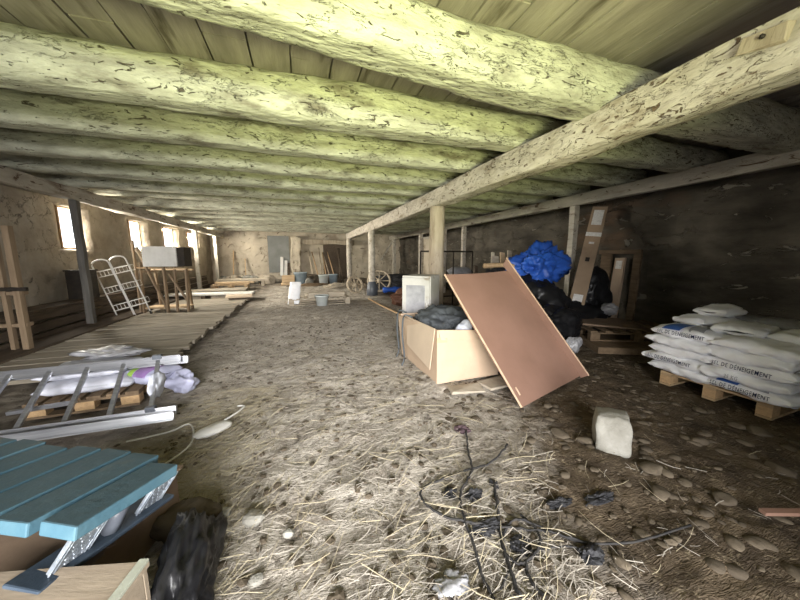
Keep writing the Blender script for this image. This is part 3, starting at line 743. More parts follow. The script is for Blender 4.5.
# pale boards laid across at the end of the deck
tb = empty('white_board', (-3.0, 11.3, 0), 'long white board on low bearers beyond the plank deck', 'board', rz=R(-4))
bm = B(); box(bm, (0, 0, .20), (2.9, .55, .05)); obj('board', bm, 'white', tb, bevel=.004)
for x in (-1.2, 0, 1.2):
    bm = B(); box(bm, (x, 0, .085), (.12, .5, .18)); obj('bearer', bm, 'darkwood', tb, bevel=.004)
tb = empty('pale_board', (-1.95, 11.0, 0), 'short pale dusty board right of the long white board', 'board', rz=R(8))
bm = B(); box(bm, (0, 0, .16), (.75, 1.1, .06)); obj('board', bm, 'cardlight', tb, bevel=.004)
bm = B(); box(bm, (0, 0, .065), (.6, .8, .13)); obj('bearer', bm, 'darkwood', tb, bevel=.004)
bm = B(); box(bm, (-3.0, 12.8, .1), (2.0, .9, .2), Matrix.Rotation(.05, 3, 'Z'))
tag(obj('timber_slab', bm, 'deck', bevel=.01), 'grey timber slab between the white board and the pine pallet', 'slab')
# timber and pallets farther back
pallet('pallet', (-2.95, 14.9, 0), R(2), 'pine pallet stacked with timber near the back left', m='pinex', mb='pinex', L=1.4, h=.22)
for k, (dx, dy, ln) in enumerate(((0, 0, 1.3), (.1, .18, 1.5), (.12, -.2, 1.2))):
    bm = B(); box(bm, (-2.9 + dx, 14.9 + dy, .22 + .045), (ln, .14, .09), Matrix.Rotation(.03 * k, 3, 'Z'))
    tag(obj('timber_beam', bm, 'pinex', bevel=.004), ['middle', 'rear', 'front'][k] + ' one of three pale timbers on the pine pallet', 'timber', 'timbers on the pine pallet')
bm = B(); box(bm, (-2.6, 16.3, .3), (2.2, .5, .1)); box(bm, (-3.4, 16.3, .12), (.15, .4, .25)); box(bm, (-1.8, 16.3, .12), (.15, .4, .25))
tag(obj('plank_bench', bm, 'palletgrey', bevel=.004), 'low plank bench behind the pine pallet', 'bench')

# ---- rubble at the back wall
rr = random.Random(5)
RB = [(-4.0, 18.3), (-3.5, 18.2), (-3.1, 18.4), (-2.7, 18.1), (-2.25, 18.35), (-1.9, 18.0), (-1.45, 18.3), (-1.1, 18.1), (-3.3, 17.6), (-2.4, 17.6), (-1.6, 17.5), (-.6, 18.2)]
posw = ['at the left end', 'second from the left', 'third from the left', 'left of the middle', 'in the middle', 'right of the middle', 'near the grey sheet', 'under the grey sheet', 'in front at the left', 'in front at the middle', 'in front at the right', 'at the right end']
for k, (x, y) in enumerate(RB):
    s_ = rr.uniform(.22, .34); bm = B(); rock(bm, (x, y, s_ * .55), (s_ * 1.1, s_, s_ * .85), 50 + k, 3)
    tag(obj('boulder', bm, 'rubble' if k % 3 else 'stone', smooth=False), 'rubble stone %s of the heap along the back wall' % posw[k], 'stone', 'rubble stones along the back wall')
# grey sheet and leaning boards at the back
bm = B(); box(bm, (-1.15, 18.93, 1.55), (1.15, .04, 2.1)); tag(obj('grey_sheet', bm, 'greysheet', bevel=.004), 'large dull grey sheet fixed on the back wall', 'sheet')
for k, (x, h) in enumerate(((-1.05, 1.25), (-.84, 1.05), (-.70, .9))):
    bm = B(); bar(bm, (x, 18.3, 0), (x + .05, 18.85, h + .15), .16, .04, up=(0, -1, .3)); tag(obj('plank', bm, 'white' if k < 2 else 'darkwood', bevel=.003), ['tall pale plank leaning on the grey sheet', 'shorter pale plank leaning right of the tall one', 'dark plank leaning at the right of the pale planks'][k], 'plank', 'planks leaning at the back wall')
bm = B(); bar(bm, (-3.55, 18.6, 0), (-3.5, 18.95, 1.75), .1, .05); tag(obj('plank', bm, 'pine', bevel=.003), 'thin upright plank in the back left corner', 'plank')
bm = B(); bar(bm, (-2.9, 18.5, 0), (-2.95, 18.95, 1.3), .05, .04); tag(obj('stick', bm, 'pine', bevel=.003), 'stick leaning in the back left corner', 'stick')
# rough pillar and lintel of the niche
bm = B(); bar(bm, (-.25, 18.75, -.05), (-.2, 18.75, 2.6), .42, .5)
bmesh.ops.subdivide_edges(bm, edges=bm.edges[:], cuts=12, use_grid_fill=True)
for v in bm.verts: v.co += Vector((noise.noise(v.co * 3), noise.noise(v.co * 3 + Vector((5, 5, 5))), 0)) * .12
tag(obj('wall_pier', bm, 'wallB', smooth=True), 'crumbling masonry pier at the back wall beside the grey sheet', 'pier')
bm = B(); box(bm, (1.5, 18.8, 2.28), (3.4, .3, .28)); bmesh.ops.subdivide_edges(bm, edges=bm.edges[:], cuts=10, use_grid_fill=True)
for v in bm.verts: v.co += noise.noise_vector(v.co * 2.5) * .05
tag(obj('lintel', bm, 'post', smooth=True), 'heavy timber lintel across the back wall', 'lintel')
bm = B(); box(bm, (2.1, 18.92, 1.1), (1.5, .06, 2.1)); tag(obj('boarding', bm, 'darkwood', bevel=.01), 'dark boarding on the back wall below the right part of the lintel', 'boarding')
# leaning poles
for k, x in enumerate((.75, 1.0, 1.18, 1.42, 1.62, 1.85, .62)):
    a = Vector((x + rr.uniform(-.05, .05), 17.5, 0)); b = Vector((x - .18 + rr.uniform(-.15, .1), 18.7, 1.75 + rr.uniform(-.15, .3)))
    bm = B(); tube(bm, [a, (a + b) / 2, b], .03, 8); tag(obj('pole', bm, 'pine' if k % 2 else 'post', smooth=True), 'wooden pole leaning under the back lintel, %s of seven from the left' % ['second', 'third', 'fourth', 'fifth', 'sixth', 'last', 'first'][k], 'pole', 'wooden poles leaning at the back wall')
for k, (x0, x1) in enumerate(((2.0, 2.12), (2.2, 2.02))):
    bm = B(); tube(bm, [(x0, 16.4, 0), (x1, 17.6, 1.9)], .03, 8); tag(obj('pole', bm, 'darkwood', smooth=True), ['left', 'right'][k] + ' of two dark poles leaning beside the last round post', 'pole')
def bucket(x, y, r, h, m, lab, z=0, rot=None):
    o = empty('bucket', (x, y, z), lab, 'bucket', rot=rot)
    bm = B(); lathe(bm, [(r * .78, 0), (r, h), (r * 1.06, h), (r * 1.06, h - .03), (r * .98, h - .03), (r * .95, h - .01), (r * .76, .02)], 20); obj('pail', bm, m, o, smooth=True)
    bm = B(); tube(bm, [(r * math.cos(a), r * .3, h - .02 - r * .75 * math.sin(a)) if 0 else (r * 1.05 * math.cos(a), -r * .35 * math.sin(a), h - r * .9 * math.sin(a)) for a in [math.pi * k / 10 for k in range(11)]], .006, 6); obj('handle', bm, 'iron', o, smooth=True)
    return o
bucket(-.02 - .0, 16.2, .32, .62, 'bucketb', 'blue-grey bucket before the back wall niche')
bucket(1.1, 15.8, .26, .5, 'bucketw', 'pale bucket in front of the leaning poles')
bucket(1.62, 16.2, .24, .5, 'bucketb', 'small blue-grey bucket right of the leaning poles')
bucket(.55, 8.95, .19, .30, 'bucketw', 'white bucket standing against the middle pallet')
bm = B(); box(bm, (-.6, 16.2, .31), (.6, .45, .35)); box(bm, (-.6, 16.2, .06), (.7, .5, .12)); tag(obj('wooden_crate', bm, 'pinex', bevel=.008), 'small tan wooden crate left of the blue-grey bucket', 'crate')
tag(obj('boulder', rock(B(), (.35, 15.7, .15), (.25, .2, .2), 77), 'stone'), 'pale stone lying between the two buckets', 'stone')
# low scrap heaps, one object each
for k, (x, y, sx_, sy_, sz_, m_) in enumerate(((.3, 15.2, .9, .25, .09, 'palletbrown'), (1.7, 14.0, .7, .35, .14, 'rubble'), (2.9, 13.6, .45, .4, .3, 'rubbledark'), (1.3, 16.9, 1.0, .4, .35, 'rubbledark'))):
    bm = B(); crumple(bm, (x, y, sz_ * .5), (sx_, sy_, sz_), 20 + k, 4, .6, 2.4, .8, floor=-.02)
    tag(obj('scrap_heap', bm, m_), ['low brown board heap before the buckets', 'low dusty scrap heap right of the middle pallet', 'dark scrap heap behind the mid barn post', 'dark scrap heap round the foot of the leaning poles'][k], 'heap', kind='stuff')

# ---- middle pallet with blocks, white sack
pallet('pallet', (.52, 9.5, 0), R(-1), 'grey pallet standing in the middle of the aisle', m='palletgrey', mb='palletgrey', L=1.75, Wd=.9, h=.2, slats=9)
for k, (x, y) in enumerate(((.45, 9.35), (1.0, 9.4))):
    bm = B(); box(bm, (x, y, .2 + .07), (.52, .26, .14), Matrix.Rotation(.05 - .1 * k, 3, 'Z')); tag(obj('timber_block', bm, 'palletgrey', bevel=.008), ['left', 'right'][k] + ' grey timber block on the middle pallet', 'block', 'blocks on the middle pallet')
bm = B(); box(bm, (.7, 9.75, .2 + .03), (1.2, .18, .06), Matrix.Rotation(.04, 3, 'Z')); tag(obj('plank', bm, 'palletgrey', bevel=.006), 'plank lying at the back of the middle pallet', 'plank')
sack((-.2, 9.28, .36), 0, .72, .32, .12, 8, 'white plastic sack propped upright at the left end of the middle pallet', rot=(R(58), 0, R(-12)))
# long pole on floor right of aisle
bm = B(); tube(bm, [(2.1, 9.7, .03), (2.12, 8.2, .04), (2.18, 6.6, .06), (2.2, 5.2, .18)], .022, 8); tag(obj('pole', bm, 'pine', smooth=True), 'thin pole lying along the floor toward the cardboard box', 'pole')

# wheels by mid post
def wheel(x, y, z, r, lab, rx, rz):
    o = empty('cart_wheel', (x, y, z), lab, 'wheel', 'old cart wheels', rot=(rx, 0, rz))
    bm = B(); tube(bm, [(r * math.cos(a), r * math.sin(a), 0) for a in [2 * math.pi * k / 28 for k in range(28)]], .045, 8, True); obj('rim', bm, 'post', o, smooth=True)
    for k in range(8):
        a = math.pi * k / 4; bm = B(); bar(bm, (.05 * math.cos(a), .05 * math.sin(a), 0), (r * math.cos(a), r * math.sin(a), 0), .035, .03); obj('spoke', bm, 'post', o)
    bm = B(); tube(bm, [(0, 0, -.08), (0, 0, .08)], .08, 12); obj('hub', bm, 'post', o, smooth=True)
wheel(2.0, 11.7, .32, .32, 'pale spoked wheel leaning left of the mid barn post', R(72), R(20))
wheel(2.95, 11.6, .46, .44, 'pale spoked wheel leaning right of the mid barn post', R(62), R(-15))
# blue roll and dark heap
bm = B(); tube(bm, spline([(3.0, 11.2, .13), (3.6, 11.15, .14), (4.3, 11.3, .13), (4.7, 11.35, .12)], 5), [.10 + .02 * math.sin(i * 1.9) for i in range(16)], 12, rj=.08)
tag(obj('tarpaulin_roll', bm, 'tarp', smooth=True), 'rolled blue tarpaulin on the floor behind the white cabinet', 'tarpaulin')
bm = B(); crumple(bm, (4.2, 12.4, .25), (1.3, .7, .42), 31, 4, .5, 2, .7, floor=-.02); tag(obj('dark_heap', bm, 'blackstuff'), 'dark heap of rubbish behind the blue roll', 'heap', kind='stuff')
# white framed panel on the right wall (far)
pn = empty('framed_panel', (6.18, 13.5, 0), 'tall framed panel with flaking white paint on the far right wall', 'panel')
bm = B(); box(bm, (-.03, 0, 1.15), (.04, 2.3, 2.3)); obj('sheet', bm, 'wallB', pn)
for a, b in (((-.07, -1.2, 0), (-.07, -1.2, 2.35)), ((-.07, 1.2, 0), (-.07, 1.2, 2.35)), ((-.07, -1.2, 2.35), (-.07, 1.2, 2.35))):
    bm = B(); bar(bm, a, b, .1, .1); obj('frame_bar', bm, 'plate', pn, bevel=.004)
# iron bed frame
bf = empty('bed_frame', (3.9, 7.6, 0), 'black iron bed frame standing behind the round post', 'bed', rz=R(6))
def rod(a, b, r=.022): 
    bm = B(); tube(bm, [a, b], r, 8); obj('rod', bm, 'iron', bf, smooth=True)
for x in (-.85, -.2, .2, .85): rod((x, 0, 0), (x, 0, 1.55))
rod((-.85, 0, 1.55), (.85, 0, 1.55)); rod((-.85, 0, .85), (.85, 0, .85)); rod((-.85, 0, .3), (.85, 0, .3))
rod((.85, 0, .85), (1.3, .8, .82)); rod((-.85, 0, .85), (-.5, .9, .82))
bm = B(); box(bm, (.2, .45, .72), (1.9, .8, .05)); obj('base_board', bm, 'palletgrey', bf)
tag(obj('rubbish_bag', crumple(B(), (4.5, 7.9, .93), (.4, .22, .17), 40, 4, .5, 2.2), 'bagfilm', smooth=True), 'pale crumpled bag lying on the bed frame', 'bag')
bm = B(); crumple(bm, (3.2, 8.1, .2), (.8, .5, .35), 33, 4, .5, 2, .7, floor=-.02); tag(obj('dark_heap', bm, 'brownmetal'), 'brown heap of scrap below the iron bed frame', 'heap', kind='stuff')

# ---- cardboard box, centre
bx = empty('cardboard_box', (1.38, 2.88, 0), 'large open tan cardboard box in the middle, filled with cloth', 'box', rz=R(1.5))
def quadpanel(nm, pts, th, m, par=bx, lab=None):
    bm = B(); P = [Vector(p) for p in pts]; n = (P[1] - P[0]).cross(P[3] - P[0]).normalized() * th
    a = [bm.verts.new(p) for p in P]; b = [bm.verts.new(p + n) for p in P]
    bm.faces.new(a); bm.faces.new(b[::-1])
    for i in range(4): bm.faces.new((a[i], b[i], b[(i + 1) % 4], a[(i + 1) % 4]))
    return obj(nm, bm, m, par, label=lab)
Wb, Db, Hb = .82, 1.12, .60
quadpanel('front_side', [(0, 0, 0), (Wb, 0, 0), (Wb + .02, .0, Hb - .05), (-.01, -.01, Hb + .02)], -.008, 'card')
quadpanel('left_side', [(0, Db, 0), (0, 0, 0), (-.01, -.01, Hb + .02), (-.06, Db, Hb - .02)], -.008, 'card')
quadpanel('right_side', [(Wb, 0, 0), (Wb, Db, 0), (Wb, Db, Hb), (Wb, 0, Hb)], -.008, 'card')
quadpanel('back_side', [(Wb, Db, 0), (0, Db, 0), (-.02, Db, Hb), (Wb, Db, Hb)], -.008, 'card')
bm = B(); box(bm, (Wb / 2, Db / 2, .012), (Wb - .02, Db - .02, .01)); obj('bottom', bm, 'card', bx)
quadpanel('flap', [(-.02, .84, Hb + .01), (-.02, .02, Hb + .03), (-.06, .05, .16), (-.05, .78, .25)], -.007, 'cardlight', lab='paler flap folded down outside')
quadpanel('flap', [(0, -.012, Hb + .02), (Wb, -.012, Hb - .05), (Wb, -.03, Hb - .16), (.02, -.03, Hb - .09)], -.006, 'card')
quadpanel('flap', [(Wb, .02, Hb), (Wb, Db, Hb), (Wb + .16, Db, Hb + .1), (Wb + .16, .05, Hb + .06)], -.007, 'card')
quadpanel('tape_strip', [(-.016, -.016, Hb - .12), (.10, -.034, Hb - .12), (.10, -.034, Hb - .07), (-.016, -.016, Hb - .07)], .003, 'tape', lab='brown tape strip round the corner')
bm = B()
crumple(bm, (1.38 + .38, 2.88 + .66, .50), (.34, .46, .21), 14, 5, .6, 2.0, 1.0, floor=.03)
tag(obj('cloth_bundle', bm, 'clothdark', smooth=True), 'charcoal cloth bundle filling the cardboard box', 'cloth')
bm = B(); crumple(bm, (1.38 + .42, 3.03, .56), (.11, .10, .10), 16, 4, .5, 2.2)
tag(obj('cloth', bm, 'whitecloth', smooth=True), 'small crumpled white cloth in the front of the cardboard box', 'cloth')
for k, (x, y) in enumerate(((1.32, 3.95), (1.28, 3.6))):
    bm = B(); tube(bm, spline([(x + .08, y, .62), (x - .03, y + .02, .64), (x - .06, y, .4), (x - .05, y - .05, .12), (x - .1, y - .1, .02)], 6), .012, 6)
    tag(obj('wire', bm, 'clothdark', smooth=True), ['farther', 'nearer'][k] + ' dark cord hanging over the left side of the cardboard box', 'cord', 'cords over the box')
bm = B(); box(bm, (1.62, 2.66, fz(1.62, 2.66) + .025), (.36, .17, .03), Matrix.Rotation(R(-8), 3, 'Z'), jit=.01); tag(obj('slate_slab', bm, 'rubble', bevel=.004), 'grey slab lying at the front corner of the cardboard box', 'slab')
bm = B(); box(bm, (2.02, 2.70, fz(2.02, 2.70) + .025), (.34, .22, .03), Matrix.Rotation(R(10), 3, 'Z'), jit=.01); tag(obj('slate_slab', bm, 'rubble', bevel=.004), 'grey slab lying half under the brown hardboard', 'slab')

# white cabinet behind box
wc = empty('white_cabinet', (1.80, 4.38, 0), 'small white cabinet standing behind the cardboard box', 'cabinet', rz=R(-42))
bm = B(); box(bm, (0, 0, .57), (.46, .46, 1.10)); obj('body', bm, 'offwhite', wc, bevel=.012)
bm = B(); box(bm, (0, -.245, .60), (.44, .03, .98)); obj('door', bm, 'offwhite', wc, bevel=.01)
d_ = children(wc)[-1]
bm = B(); box(bm, (0, -.263, .62), (.30, .008, .72)); obj('door_panel', bm, 'bagfilm', d_, bevel=.003, label='greyer inset panel')
bm = B(); box(bm, (.19, -.275, .65), (.02, .03, .16)); obj('handle', bm, 'white', d_, bevel=.004)
bm = B(); box(bm, (2.1, 4.08, .62), (.62, .34, .02), Matrix.Rotation(R(-14), 3, 'Z')); box(bm, (1.9, 4.12, .3), (.05, .05, .62)); box(bm, (2.3, 4.06, .3), (.05, .05, .62)); tag(obj('shelf_board', bm, 'palletw', bevel=.003), 'tan shelf board at the foot of the white cabinet', 'board')

# leaning hardboard sheet with raised side
BL, BR, TL = Vector((1.88, 2.12, .02)), Vector((3.02, 2.50, .03)), Vector((1.44, 3.05, 1.20))
ax = (BR - BL).normalized(); ay = (TL - BL); ay = (ay - ay.dot(ax) * ax); LH = ay.length; ay.normalize(); an = ax.cross(ay).normalized()
SW = (BR - BL).length
hb = empty('hardboard_panel', BL, 'large brown hardboard panel leaning over the cardboard box', 'panel', rot=Matrix((ax, ay, an)).transposed().to_euler())
bm = B(); box(bm, (SW / 2, LH / 2, 0), (SW, LH, .008), jit=0)
bmesh.ops.subdivide_edges(bm, edges=bm.edges[:], cuts=10, use_grid_fill=True)
def bow(p): return .03 * math.sin(math.pi * min(1, max(0, p.y / LH))) * (p.x / SW - .5) - .02 * math.sin(math.pi * p.x / SW)
for v in bm.verts: v.co.z += bow(v.co)
obj('sheet', bm, 'board', hb)
bm = B(); bar(bm, (0, 0, .006), (0, LH, .006), .012, .014); obj('edge_strip', bm, 'boardedge', hb, label='pale worn edge')
# side flange standing up along the right edge, longer than the sheet
quadpanel('side_flange', [(SW, -.02, 0), (SW, LH + .10, 0), (SW - .01, LH + .14, .11), (SW - .005, -.03, .10)], .010, 'board', hb)
bm = B(); bar(bm, (SW - .005, -.03, .102), (SW - .01, LH + .14, .112), .016, .010); obj('edge_strip', bm, 'boardedge', hb, label='pale worn edge of the raised side')
quadpanel('mark', [(.06, .10, .008), (.08, .10, .008), (.08, .18, .008), (.06, .18, .008)], .001, 'boardedge', hb)

# ---- limestone block
rk = B(); g = bmesh.ops.create_cube(rk, size=1); bmesh.ops.subdivide_edges(rk, edges=rk.edges[:], cuts=9, use_grid_fill=True)
for v in rk.verts:
    p = v.co * 2; q = p.normalized() * 1.25; p = p.lerp(q, .30)
    tz = (p.z + 1) / 2
    p.x *= 1 - .12 * tz; p.y *= 1 - .10 * tz; p.x += .10 * tz
    p *= 1 + .10 * noise.noise(p * 1.3) + .05 * noise.noise(p * 4)
    v.co = Vector((p.x * .125, p.y * .115, p.z * .135 + .13))
o = obj('stone_block', rk, 'stone', loc=(2.17, 1.48, fz(2.17, 1.48) - .01), smooth=True); o.rotation_euler = (R(-3), R(6), R(42)); tag(o, 'pale squarish limestone block alone on the dark floor', 'stone')

# ---- salt pallet
pallet('pallet', (4.38, 1.73, .0), R(2), 'tan pallet under the white road-salt sacks', m='palletw', L=1.2, Wd=.84, h=.15)
SL, SWd, ST = .60, .43, .125
SX = [3.93, 4.37, 4.80]; seed = 100
g = 'road-salt sacks on the tan pallet'
lay = ['bottom', 'second', 'third', 'fourth', 'fifth']
for k in range(5):
    z = .15 + ST * .5 - .006 + k * .098
    for c in range(3):
        for e in range(2):
            off = .025 * ((k % 2) * 2 - 1)
            y = 1.73 + (.255 if e == 0 else -.255) + off + random.uniform(-.012, .012)
            x = SX[c] + random.uniform(-.015, .015) + (-.02 if k % 2 else .0)
            seed += 1
            if c == 0: lab = 'white road-salt sack, %s layer from the pallet, front row, %s end' % (lay[k], 'left' if e == 0 else 'right')
            else: lab = 'white road-salt sack, %s layer from the pallet, %s row behind the front, %s end' % (lay[k], ['', 'first', 'second'][c], 'left' if e == 0 else 'right')
            s = sack((x, y, z), R(180 + random.uniform(-4, 4)), SL, SWd, ST, seed, lab, grp=g, wr=.021)
            # local +x faces -X world after the 180 turn; text runs along
            if c == 0 and (k, e) in ((0, 1), (1, 0), (2, 1), (3, 0), (4, 0), (4, 1)):
                if (k, e) in ((0, 1), (1, 0), (2, 1), (4, 0)):
                    text_on(s, 'SEL DE D\u00c9NEIGEMENT', -.72, .62, R(-6), R(22), SL, SWd, ST, off=.019)
                if (k, e) in ((0, 1), (4, 0)):
                    patch_on(s, -.62, -.1, R(28), R(120), SL, SWd, ST, 'inkblue', off=.013, skew=.05)
                    patch_on(s, .15, .55, R(35), R(110), SL, SWd, ST, 'inkgrey', off=.013, skew=-.2)
            elif c == 0 and (k, e) == (1, 1): text_on(s, '25 KG', -.3, .0, R(-4), R(18), SL, SWd, ST, 'inkgrey', off=.013)
ztop = .15 + 5 * .098 + ST * .5
tops = [((4.30, 2.05, ztop - .01), 75, 'loose white salt sack on top of the load, leftmost'), ((4.18, 1.68, ztop - .012), 100, 'loose white salt sack on top of the load, nearest the middle'),
        ((4.25, 1.28, ztop - .01), 84, 'loose white salt sack on top of the load, rightmost'), ((4.78, 1.80, ztop - .01), 10, 'loose grey-filmed salt sack on top at the back, left'), ((4.8, 1.36, ztop - .01), -8, 'loose grey-filmed salt sack on top at the back, right')]
for k, (p, a, lab) in enumerate(tops):
    sack(p, R(a), .5 if k < 3 else .6, .36, .12, 200 + k, lab, grp='loose salt sacks on top', m='bag' if k < 3 else 'bagfilm', wr=.02)
sack((4.45, 2.02, ztop + .10), R(90), .42, .30, .10, 210, 'small white salt sack at the very top of the load', grp='loose salt sacks on top', wr=.02)
bm = B(); crumple(bm, (4.55, 1.06, .42), (.52, .05, .30), 61, 5, .35, 2.2, .8)
tag(obj('stretch_film', bm, 'bagfilm', smooth=True), 'grey stretch film sagging at the right end of the salt load', 'film')

# ---- right background: dark pallets, cartons, tarp, planks
pallet('pallet', (5.1, 3.55, .1), R(-25), 'brown pallet lying flat behind the salt sacks', m='palletbrown', mb='palletbrown', L=1.4, Wd=1.0, h=.16)
bm = B(); box(bm, (4.75, 3.9, .30), (1.6, .9, .03), Matrix.Rotation(R(-28), 3, 'Z') @ Matrix.Rotation(R(4), 3, 'Y')); tag(obj('brown_board', bm, 'carddark', bevel=.004), 'brown board lying on the dark pallet by the right wall', 'board')
bm = B(); box(bm, (5.05, 3.2, .05), (1.7, 1.0, .1), Matrix.Rotation(R(-25), 3, 'Z')); tag(obj('floor_board', bm, 'palletbrown', bevel=.006), 'thick dark base board under the brown pallet', 'board')
pallet('pallet', (5.5, 2.75, .0), R(-8), 'brown slatted pallet half hidden left of the salt sacks', m='palletbrown', mb='palletbrown', L=1.0, Wd=.8, h=.2)
# long carton leaning against the plate
lc = empty('long_carton', (4.95, 4.3, .5), 'long narrow brown carton leaning steeply against the right wall timber', 'carton')
p0, p1 = Vector((0, 0, .0)), Vector((.88, .40, 1.88))
bm = B(); bar(bm, p0, p1, .26, .12, up=(-.8, -.6, 0)); obj('body', bm, 'cardmid', lc, bevel=.004)
def onc(nm, t0, t1, wd, m, lab):
    a, b = p0.lerp(p1, t0), p0.lerp(p1, t1); z = (p1 - p0).normalized(); x_ = Vector((-.8, -.6, 0)).cross(z).normalized(); y_ = z.cross(x_); o_ = y_ * .063
    if o_.dot(Vector((-1, -1, 0))) < 0: o_ = -o_
    bm = B(); bar(bm, a + o_, b + o_, wd, .004, up=(-.8, -.6, 0)); obj(nm, bm, m, lc, label=lab)
onc('label', .80, .96, .17, 'paper', 'white printed label near the top'); onc('label', .02, .09, .16, 'paper', 'small white label at the foot'); onc('tape_strip', .68, .72, .262, 'paper', 'pale tape band')
onc('print_mark', .42, .46, .07, 'iron', 'round dark mark'); onc('print_mark', .60, .62, .09, 'paper', 'small pale mark')
bm = B(); crumple(bm, (4.9, 4.4, .25), (.6, .5, .36), 44, 4, .5, 2, .7, floor=-.02); tag(obj('rubbish_bag', bm, 'plasticblack', smooth=True), 'big black rubbish bag below the long carton', 'bag', 'black rubbish bags')
bm = B(); crumple(bm, (4.2, 4.5, .42), (.58, .45, .58), 45, 5, .45, 2, .7, floor=-.02); tag(obj('rubbish_bag', bm, 'plasticblack', smooth=True), 'big black rubbish bag under the blue tarpaulin', 'bag', 'black rubbish bags')
bm = B(); crumple(bm, (3.85, 3.75, .25), (.5, .35, .4), 46, 5, .45, 2, .7, floor=-.02); tag(obj('rubbish_bag', bm, 'plasticblack', smooth=True), 'black rubbish bag close behind the hardboard panel', 'bag', 'black rubbish bags')
bm = B(); crumple(bm, (5.45, 4.45, .55), (.35, .3, .55), 47, 5, .45, 2, .7, floor=-.02); tag(obj('rubbish_bag', bm, 'plasticblack', smooth=True), 'black rubbish bag between the long carton and the upright boards', 'bag', 'black rubbish bags')
bm = B(); crumple(bm, (3.72, 3.22, .14), (.12, .08, .12), 48, 4, .5, 2.5, .8); tag(obj('plastic_bag', bm, 'bagfilm', smooth=True), 'small clear crumpled bag showing right of the hardboard panel', 'bag')
bm = B(); crumple(bm, (5.35, 3.95, .45), (.14, .12, .10), 49, 4, .5, 2.5, .8); tag(obj('plastic_bag', bm, 'bagfilm', smooth=True), 'small clear bag lying before the upright brown boards', 'bag')
bm = B(); crumple(bm, (4.42, 4.75, 1.20), (.52, .30, .40), 50, 5, .8, 2.3, 1.1); tag(obj('blue_tarpaulin', bm, 'tarp', smooth=True), 'bright blue tarpaulin heaped on the black bags', 'tarpaulin')
bm = B(); crumple(bm, (4.35, 4.8, .75), (.45, .3, .35), 51, 4, .4, 2); tag(obj('rubbish_bag', bm, 'plasticblack', smooth=True), 'upper black rubbish bag directly beneath the blue tarpaulin', 'bag', 'black rubbish bags')
# upright brown boards
ub = [((5.95, 4.34, .05), (6.08, 4.36, 1.38), .20, 'carddark', 'paper', 'brown upright board with a white label, right wall'), ((6.02, 4.03, .05), (6.1, 4.05, 1.45), .13, 'palletbrown', None, 'narrow dark upright board at the right of the labelled one'), ((6.05, 4.66, .05), (6.12, 4.68, 1.5), .22, 'palletbrown', None, 'wide dark upright board at the left of the labelled one')]
for a, b, wd, m_, lb, lab in ub:
    o = empty('upright_board', a, lab, 'board', 'boards leaning on the right wall')
    d = Vector(b) - Vector(a); bm = B(); bar(bm, (0, 0, 0), d, wd, .05, up=(-1, 0, 0)); obj('board', bm, 'card' if lb else m_, o, bevel=.003)
    if lb: bm = B(); bar(bm, d * .84 + Vector((-.03, 0, 0)), d * .96 + Vector((-.03, 0, 0)), .12, .006, up=(-1, 0, 0)); obj('label', bm, 'paper', o, label='white paper label')
bm = B(); bar(bm, (6.02, 3.94, 1.5), (6.06, 4.8, 1.5), .05, .08); tag(obj('cross_board', bm, 'palletbrown', bevel=.003), 'dark crosspiece along the top of the upright boards', 'board')
# leaning planks left of tarp
for k, (x, y, dx, h, m_, wd) in enumerate(((3.75, 5.3, .35, 1.5, 'palletgrey', .07), (4.0, 5.35, .22, 1.42, 'palletgrey', .12), (4.3, 5.5, .2, 1.5, 'pinex', .12), (4.55, 5.6, .22, 1.55, 'palletgrey', .1), (3.95, 5.1, .15, .95, 'palletgrey', .14), (3.5, 5.5, .3, 1.2, 'darkwood', .08))):
    bm = B(); bar(bm, (x, y, 0), (x + dx, y + .5, h), wd, .035, up=(0, -1, .2)); tag(obj('plank', bm, m_, bevel=.003), ['thin grey stave leaning farthest left beside the blue tarpaulin', 'wider grey plank leaning just left of the blue tarpaulin', 'tan plank leaning behind the left of the blue tarpaulin', 'grey plank leaning behind the blue tarpaulin', 'short pale plank in front of the leaning planks', 'dark slat leaning behind the hardboard panel top'][k], 'plank', 'planks leaning left of the tarpaulin')
bm = B(); tube(bm, spline([(3.15, 4.7, 1.24), (3.6, 4.72, 1.25), (3.9, 4.8, 1.20), (4.05, 4.85, 1.05)], 6), .045, 8); 
tag(obj('bent_branch', bm, 'pine', smooth=True), 'pale bent branch lying behind the top of the hardboard panel', 'branch')
bm = B(); crumple(bm, (3.55, 4.95, .55), (.45, .3, .62), 52, 4, .5, 2, .7, floor=-.02); tag(obj('dark_heap', bm, 'blackstuff'), 'dark heap of scrap behind the hardboard panel', 'heap', kind='stuff')

